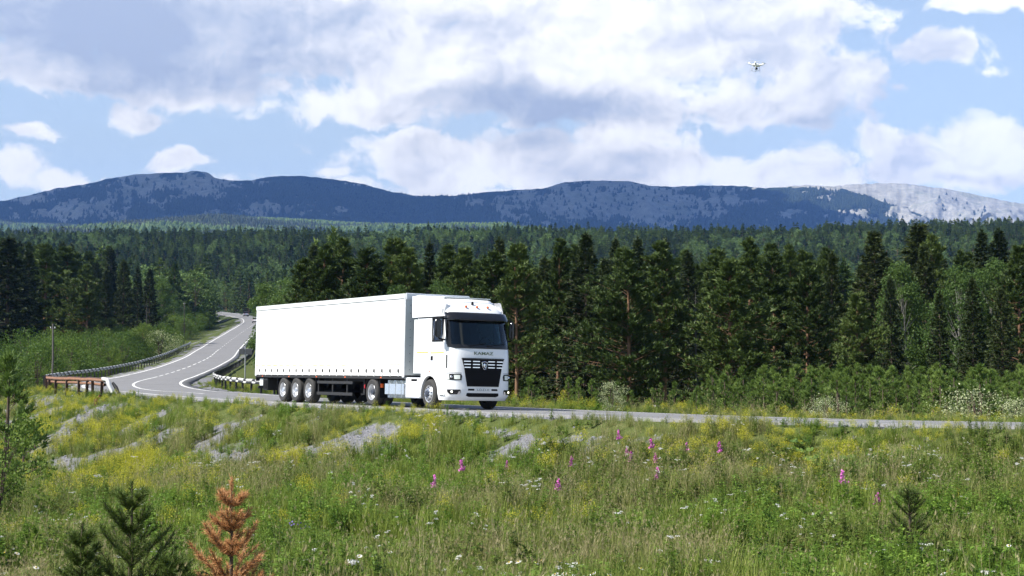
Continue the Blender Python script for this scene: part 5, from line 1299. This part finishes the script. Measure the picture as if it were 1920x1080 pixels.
# ================================================================ MEADOW
M_GRASS = leaf_mat('meadow_grass_blades', (.080, .120, .016), (.20, .265, .042), (.34, .38, .09), trans=.35, rough=.5, dry=(.30, .28, .12))
M_HERB = leaf_mat('meadow_herb_leaves', (.065, .130, .016), (.145, .25, .034), (.25, .36, .06), trans=.35, dry=(.16, .16, .05))
M_DRY = leaf_mat('dry_grass_stalks', (.27, .24, .11), (.38, .33, .17), (.48, .43, .25), trans=.3)
M_YEB = leaf_mat('yellow_bedstraw_flowers', (.30, .31, .03), (.50, .47, .035), (.62, .58, .06), trans=.2)
M_WFL = leaf_mat('white_petals', (.62, .62, .58), (.72, .72, .68), trans=.15)
M_PFL = leaf_mat('pink_fireweed_petals', (.50, .08, .38), (.70, .18, .56), (.78, .32, .66), trans=.25)
M_VFL = leaf_mat('violet_bell_petals', (.20, .12, .48), (.34, .24, .66), trans=.25)
M_EYE = pbr('flower_centre', (.55, .38, .03), .8)
M_STONE = pbr('bank_stones', (.22, .225, .25), .95, noise=.35, nscale=3, spec=.1)
def blades(acc, rg, n, h, w, spread, lean=.35, z0=0.0):
    a = rg.uniform(0, 6.283, n); r = spread*np.sqrt(rg.random(n)); b0 = np.stack([np.cos(a)*r, np.sin(a)*r, np.full(n, z0)], 1)
    hh = h*rg.uniform(.45, 1.15, n); az_ = rg.uniform(0, 6.283, n); ln = lean*rg.uniform(.2, 1.4, n)*hh
    dx = np.stack([np.cos(az_), np.sin(az_), 0*az_], 1); sd_ = np.stack([-np.sin(az_+rg.normal(size=n)*.9), np.cos(az_), 0*az_], 1); up = np.array([0, 0, 1.])
    ww = (w*rg.uniform(.6, 1.3, n))[:, None]
    p0 = b0; p1 = b0+dx*(ln*.18)[:, None]+up*(hh*.45)[:, None]; p2 = b0+dx*(ln*.5)[:, None]+up*(hh*.8)[:, None]; p3 = b0+dx*ln[:, None]+up*(hh*(1-.12*rg.random(n)))[:, None]
    acc.qd(np.stack([p0-sd_*ww, p0+sd_*ww, p1+sd_*ww*.9, p1-sd_*ww*.9], 1)); acc.qd(np.stack([p1-sd_*ww*.9, p1+sd_*ww*.9, p2+sd_*ww*.55, p2-sd_*ww*.55], 1)); acc.tris(np.stack([p2-sd_*ww*.55, p2+sd_*ww*.55, p3], 1))
    return p3, dx
def merge_me(name, parts):
    bm = bmesh.new(); ms = []
    for i, me in enumerate(parts):
        n0 = len(bm.faces); bm.from_mesh(me); bm.faces.ensure_lookup_table()
        for f in bm.faces[n0:]: f.material_index = i
        ms.append(me.materials[0])
    me = bpy.data.meshes.new(name); bm.to_mesh(me); bm.free()
    for m_ in ms: me.materials.append(m_)
    return me
GT = []
for i in range(4):
    rg = np.random.default_rng(200+i); a = Acc(); blades(a, rg, 46, [.42, .52, .36, .60][i], .0045, .17, [.35, .5, .4, .3][i]); GT.append(('grass', a.mesh('grass', M_GRASS)))
for i in range(2):      # seeding grass: thin dry stalks over green blades
    rg = np.random.default_rng(210+i); a = Acc(); blades(a, rg, 22, .38, .0045, .16, .4); d = Acc(); tp, dx = blades(d, rg, 16, .74, .0018, .15, .22)
    needles(d, rg, np.repeat(tp-np.array([0, 0, .03]), 2, 0), np.tile([0, 0, 1.], (len(tp)*2, 1))+np.repeat(dx, 2, 0)*.4, 5, .045, .0019, .30); GT.append(('seed_grass', merge_me('seed_grass', [a.mesh('a', M_GRASS), d.mesh('b', M_DRY)])))
def herb(seed, H, nst, nl, L, sp=.12, top=None, ntop=0, tsize=.012, tspread=.05, upfl=.5, width=.22):
    rg = np.random.default_rng(seed); a = Acc(); f = Acc()
    for k in range(nst):
        an = rg.uniform(0, 6.28); r = sp*math.sqrt(rg.random()); h = H*rg.uniform(.7, 1.1); bx, by = math.cos(an)*r, math.sin(an)*r; lx, ly = rg.normal(0, .07*H, 2)
        tt = np.linspace(0, 1, 4)[:, None]; st = np.hstack([bx+lx*tt**1.5, by+ly*tt**1.5, h*tt]); a.quads(*tube_arr(st, [.004, .0035, .003, .002], 3))
        n = nl; u = rg.uniform(.08, .97, n)[:, None]; c = np.hstack([bx+lx*u**1.5, by+ly*u**1.5, h*u]); q = rg.uniform(0, 6.28, n); d = np.stack([np.cos(q), np.sin(q), rg.uniform(.1, .9, n)], 1); d /= np.linalg.norm(d, axis=1)[:, None]
        s = np.cross(d, [0, 0, 1.]); s /= np.linalg.norm(s, axis=1)[:, None]; l = (L*(1.15-.5*u[:, 0])*rg.uniform(.7, 1.2, n))[:, None]
        dn = np.array([0, 0, -1.]); a.qd(np.stack([c, c+d*l*.5+s*l*width, c+d*l+dn*l*.18, c+d*l*.5-s*l*width], 1))
        if top:
            tc_ = st[-1]; n = ntop
            if top == 'spike': zz_ = rg.uniform(-.20, .03, n); wd_ = .030*(1-(zz_+.20)/.26); v = np.stack([rg.normal(0, 1, n)*wd_, rg.normal(0, 1, n)*wd_, zz_], 1)
            elif top == 'umbel': q = rg.uniform(0, 6.28, n); r_ = tspread*np.sqrt(rg.random(n)); v = np.stack([np.cos(q)*r_, np.sin(q)*r_, -r_*r_*4+.004*rg.normal(size=n)], 1)
            else: v = rg.normal(0, 1, (n, 3))*np.array([tspread, tspread, tspread*1.6])-[0, 0, tspread]
            leaves(f, rg, tc_+v, tsize, .9, .8)
    return a, f
for i in range(3): a, f = herb(220+i, [.50, .62, .42][i], 7, 16, [.085, .10, .11][i]); GT.append(('herb', a.mesh('herb', M_HERB)))
for i in range(2): a, f = herb(230+i, [.55, .45][i], 12, 10, .035, .16, 'cloud', 46, .013, .035); GT.append(('bedstraw', merge_me('bedstraw', [a.mesh('a', M_HERB), f.mesh('b', M_YEB)])))
for i in range(2): a, f = herb(240+i, .55, 5, 9, .05, .16, 'umbel', 26, .013, .026); GT.append(('yarrow', merge_me('yarrow', [a.mesh('a', M_HERB), f.mesh('b', M_WFL)])))
# 0-3 grass, 4-5 seed grass, 6-8 herb, 9-10 bedstraw, 11-12 yarrow
rg = np.random.default_rng(301)
def band(y0, y1, dens, mar=.365):
    A_ = mar*(y1**2-y0**2)+4*(y1-y0); n = int(A_*dens); y = (rg.random(n)*(y1**2-y0**2)+y0**2)**.5; x = rg.uniform(-1, 1, n)*(mar*y+2); return x, y
bs = [band(11.5, 18, 44), band(18, 26, 34), band(26, 38, 24), band(38, 55, 15), band(55, 80, 9), band(80, 125, 4.5)]
x = np.concatenate([b_[0] for b_ in bs]); y = np.concatenate([b_[1] for b_ in bs])
z, sd, ix = ground_z(x, y, True); gmk = gravel_mask(x, y, sd); e = np.abs(sd)-4.25
cl = fbm(x/1.1+3, y/1.1, 3)
ok = (e > .15+.5*rg.random(len(x)))&(~((e < 1.4)&(cl < .45)&(rg.random(len(x)) < .6)))&(rg.random(len(x)) > gmk*.66)&~((sd > 16)&(y > 60)&(x > -5))
x, y, z, sd, e, cl, gmk = [q[ok] for q in (x, y, z, sd, e, cl, gmk)]; n = len(x)
px = 960+x/y*FP
p1 = fbm(x/2.6+11, y/4+2, 3); p2 = fbm(x/1.8+31, y/2.6+8, 3); p3 = fbm(x/3.1+51, y/3.6+1, 3)
bankd = -sd-4.3
dry = np.clip(sstep(p1, .42, .66)+.45*(1-sstep(y, 15, 24))*sstep(-x, -5, 2)-.25*sstep(px, 1450, 1600), 0, 1)*.85
r = rg.random(n); k = rg.integers(0, 4, n)
k = np.where(r < .06+.26*sstep(p1, .45, .62), rg.integers(4, 6, n), k)
ph = .14+.5*sstep(p2, .52, .62)+.22*sstep(px, 1350, 1550)*(y < 34)
k = np.where(rg.random(n) < ph, rg.integers(6, 9, n), k)
yel = .02+.50*sstep(p3, .56, .64)*((bankd > 0)&(bankd < 9))*(px < 860)+.28*sstep(p3, .52, .60)*((bankd > 0)&(bankd < 4))
yel += .38*((px > 40)&(px < 290)&(bankd > 2)&(bankd < 13)*(p3 > .45))+.12*((sd > 0)&(e < 5))
yel *= (y > 24)
k = np.where(rg.random(n) < yel, rg.integers(9, 11, n), k)
k = np.where(rg.random(n) < .006+.05*sstep(fbm(x/1.5+71, y/1.5, 2), .66, .74), rg.integers(11, 13, n), k)
s = rg.uniform(.7, 1.15, n)*(1+.25*sstep(y, 25, 60))
low = (bankd > 0)&(bankd < 3.2); s = s*np.where(low, .30+.42*sstep(bankd, 0, 3.2)+.10*sstep(cl, .5, .65), 1)*np.where((gmk > .4), .6, 1)*np.where((sd > 0)&(e < 2.2), .6, 1)*.92
hh = .82+.5*sstep(fbm(x/.9, y/.9, 2), .4, .75)
sc3 = np.stack([s*1.1, s*1.1, s*hh], 1)
near = sd < 0
for msk, nm, lab in ((near, 'meadow_grass', 'flowering meadow of green and dry grasses in front of the road'), (~near, 'verge_grass', 'sunlit grass verge beyond the road')):
    q = np.where(msk)[0]; m_ = len(q)
    scatter(nm, np.stack([x[q], y[q], z[q]-.02], 1), np.stack([rg.normal(0, .10, m_), rg.normal(.05, .10, m_), rg.uniform(0, 6.28, m_)], 1), sc3[q], k[q], GT, lab, dry=dry[q])
# stones on the bank
ST = []
for i in range(4):
    bm = bmesh.new(); bmesh.ops.create_icosphere(bm, subdivisions=1, radius=.5); rq = random.Random(i)
    for v in bm.verts: v.co = Vector((v.co.x*(1+rq.uniform(-.3, .3)), v.co.y*(1+rq.uniform(-.3, .3)), v.co.z*(.6+rq.uniform(-.2, .2))))
    me = bpy.data.meshes.new('stone'); bm.to_mesh(me); bm.free(); me.materials.append(M_STONE); ST.append(('stone', me))
bs = [band(26, 50, 45), band(50, 95, 22)]
x = np.concatenate([b_[0] for b_ in bs]); y = np.concatenate([b_[1] for b_ in bs]); z, sd, ix = ground_z(x, y, True); gmk = gravel_mask(x, y, sd)
ok = (rg.random(len(x)) < gmk)&(sd < -4.7); x, y, z = x[ok], y[ok], z[ok]; n = len(x); s = .05+.16*rg.random(n)**4
scatter('bank_stones', np.stack([x, y, z], 1), rg.uniform(0, 6.28, (n, 3))*[.3, .3, 1], np.stack([s, s*.8, s*.7], 1), rg.integers(0, 4, n), ST, 'loose grey stones on the road bank')

# ---------------------------------------------------------------- single flowers
def solve(px, yt, h, lo, hi, far=False):
    ds = np.arange(lo, hi, .2); xs = X(px, ds); g = ground_z(xs, ds); v = CAMZ+(HZ-yt)/FP*ds-g-h
    i = int(np.argmin(np.abs(v))); return float(xs[i]), float(ds[i]), float(g[i])
def flower(name, x, y, g, a, f, mats_, h, lab, cat, grp=None):
    e = empty(name, (x, y, g-.01), rr.uniform(0, 6.28)); tag(e, lab, cat, grp); link('stem', a, e); link('blossom', f, e); return e
def fw(seed):
    a, f = herb(seed, .85, 1, 34, .11, .01, 'spike', 80, .037); return a.mesh('stem', M_HERB), f.mesh('blossom', M_PFL)
FWT = [fw(400), fw(401), fw(402)]
FWL = [(1163, 818, 'pink fireweed spike, leftmost of the bright cluster above the road bank'), (1180, 829, 'pink fireweed spike, second of the bright cluster'), (1192, 840, 'pink fireweed spike, lowest of the bright cluster'), (1222, 836, 'pink fireweed spike, left one of the close pair right of the bright cluster'), (1233, 838, 'pink fireweed spike, right one of the close pair right of the bright cluster'), (1280, 825, 'full pink fireweed spike standing alone right of the close pair'),
       (1345, 842, 'small pink fireweed right of the full lone spike'), (945, 852, 'lone pink fireweed below the front of the truck'), (827, 882, 'pale pink fireweed, left of two in the middle meadow'), (867, 876, 'pale pink fireweed, right of two in the middle meadow'), (1042, 884, 'faded pink fireweed between the lone one and the bright cluster'), (1242, 868, 'pink fireweed lower than the close pair'), (1583, 898, 'pink fireweed below the round coltsfoot leaves'), (1636, 906, 'tiny pink fireweed right of the one below the coltsfoot'), (1078, 850, 'faint reddish fireweed left of the bright cluster')]
for i, (px_, yt, lab) in enumerate(FWL):
    x_, y_, g_2 = solve(px_, yt-6, .78, 15, 40); e = flower('fireweed', x_, y_, g_2, *FWT[i % 3], None, .9, lab, 'flower', 'pink fireweed spikes in the meadow'); e.scale = (.95, .95, .92)
def daisy():
    rg = np.random.default_rng(5); a = Acc(); f = Acc(); a.quads(*tube_arr([(0, 0, 0), (.01, 0, .2), (.0, .01, .42)], [.003, .0025, .002], 3)); leaves(a, rg, np.stack([rg.normal(0, .01, 6), rg.normal(0, .01, 6), rg.uniform(.02, .2, 6)], 1), .05)
    for k in range(14):
        q = k/14*6.283; c = np.array([math.cos(q), math.sin(q), 0]); s = np.array([-math.sin(q), math.cos(q), 0]); o = np.array([0, 0, .42]); t = np.array([0, -.35, 0.0])
        P_ = np.array([o+c*.006, o+c*.018+s*.0055, o+c*.030, o+c*.018-s*.0055]); P_[:, 2] += -P_[:, 1]*.55; f.qd(P_[None])
    return a.mesh('stem', M_HERB), f.mesh('blossom', M_WFL)
DT = daisy()
bm = bmesh.new(); bmesh.ops.create_uvsphere(bm, u_segments=8, v_segments=5, radius=.009, matrix=Matrix.Translation((0, 0, .423))); me_e = bpy.data.meshes.new('eye'); bm.to_mesh(me_e); bm.free(); me_e.materials.append(M_EYE)
DZ = [(944, 1065), (975, 1064), (993, 1070), (1005, 1046), (1015, 1044), (1040, 1068), (1049, 1045), (1057, 1067), (1063, 1067), (1079, 1058), (1084, 1048), (1109, 1068), (1140, 1070), (1166, 1044), (1200, 1058), (955, 1046), (972, 1044), (1112, 1066), (925, 1078), (1030, 1074), (1770, 1062), (1778, 1060), (1762, 1068), (1621, 1049), (1704, 1045), (676, 1036), (733, 1015), (16, 1020), (39, 1015), (75, 1055), (122, 1058), (110, 1028), (300, 1064), (345, 1068), (462, 1076), (1555, 980), (1850, 1000), (1885, 1016), (1665, 1071), (1470, 1066)]
for i, (px_, yt) in enumerate(DZ):
    x_, y_, g_2 = solve(px_, yt, .44, 11.6, 20); e = flower('oxeye_daisy', x_, y_, g_2, *DT, None, .4, 'white oxeye daisy among the grass in the nearest part of the meadow' if px_ < 1500 and 900 < px_ else ('white oxeye daisy at the lower right of the meadow' if px_ > 1200 else 'white oxeye daisy at the lower left of the meadow'), 'flower', 'white daisies near the camera' if px_ < 1500 and 900 < px_ else ('white daisies lower right' if px_ > 1200 else 'white daisies lower left')); link('eye', me_e, e); s_ = rr.uniform(1.0, 1.5); e.scale = (s_, s_, 1)
a_, f_ = herb(440, .45, 1, 8, .05, .01, 'cloud', 8, .028, .02); VT = (a_.mesh('stem', M_HERB), f_.mesh('blossom', M_VFL))
for (px_, yt) in ((545, 973), (553, 971), (560, 972), (575, 977), (580, 978)):
    x_, y_, g_2 = solve(px_, yt, .45, 12, 26); flower('bellflower', x_, y_, g_2, *VT, None, .4, 'small violet bellflower right of the dead orange sapling', 'flower', 'violet bellflowers')
# round coltsfoot leaves low on the bank at the right
CF = []
for i in range(3):
    rg = np.random.default_rng(450+i); a = Acc()
    for k in range(7):
        q = rg.uniform(0, 6.28); r = rg.uniform(.03, .28); h = rg.uniform(.12, .34); c = np.array([math.cos(q)*r, math.sin(q)*r, h]); nrm = np.array([rg.normal()*.3, -.55+rg.normal()*.3, 1.]); nrm /= np.linalg.norm(nrm); u = np.cross(nrm, [1, 0, 0]); u /= np.linalg.norm(u); v = np.cross(nrm, u); R_ = rg.uniform(.06, .11)
        an = np.linspace(.3, 5.98, 10); rim = c+np.cos(an)[:, None]*u*R_+np.sin(an)[:, None]*v*R_; a.tris(np.stack([np.repeat(c[None], 9, 0), rim[:-1], rim[1:]], 1)); a.quads(*tube_arr([(0, 0, 0), c*[.6, .6, .6], c], [.005]*3, 3))
    CF.append(a.mesh('round_leaves', leaf_mat('coltsfoot_leaf', (.08, .15, .03), (.13, .22, .05), trans=.35) if i == 0 else CF[0].materials[0]))
for i, (px_, yt) in enumerate([(1490, 826), (1500, 838), (1525, 850), (1540, 862), (1583, 852), (1600, 858), (1618, 862), (1633, 850), (1645, 858), (1575, 868), (1605, 870), (1560, 858), (1645, 845), (1420, 875)]):
    x_, y_, g_2 = solve(px_, yt, .32, 22, 40); e = link('coltsfoot', CF[i % 3], None, (x_, y_, g_2)); e.rotation_euler = (0, 0, rr.uniform(-.5, .5)); e.scale = (.9,)*3; tag(e, 'clump of round light green coltsfoot leaves low on the bank at the right', 'plant', 'coltsfoot clumps')
# broken timber on the left bank
g_3 = solve(180, 752, .2, 55, 82); e = empty('broken_post', (g_3[0], g_3[1], g_3[2]), .4); tag(e, 'short broken orange timber post on the bank below the rusty guardrail', 'post')
V, f = tube_arr([(0, 0, -.1), (.05, 0, .25), (.25, .05, .5)], [.09, .09, .07], 7); link('timber', mesh_np('timber', V, f, [M_RUST], smooth=True), e)
V, f = tube_arr([(.3, 0, 0), (.5, .05, .32)], [.06, .05], 6); link('splinter', mesh_np('splinter', V, f, [M_RUST], smooth=True), e)
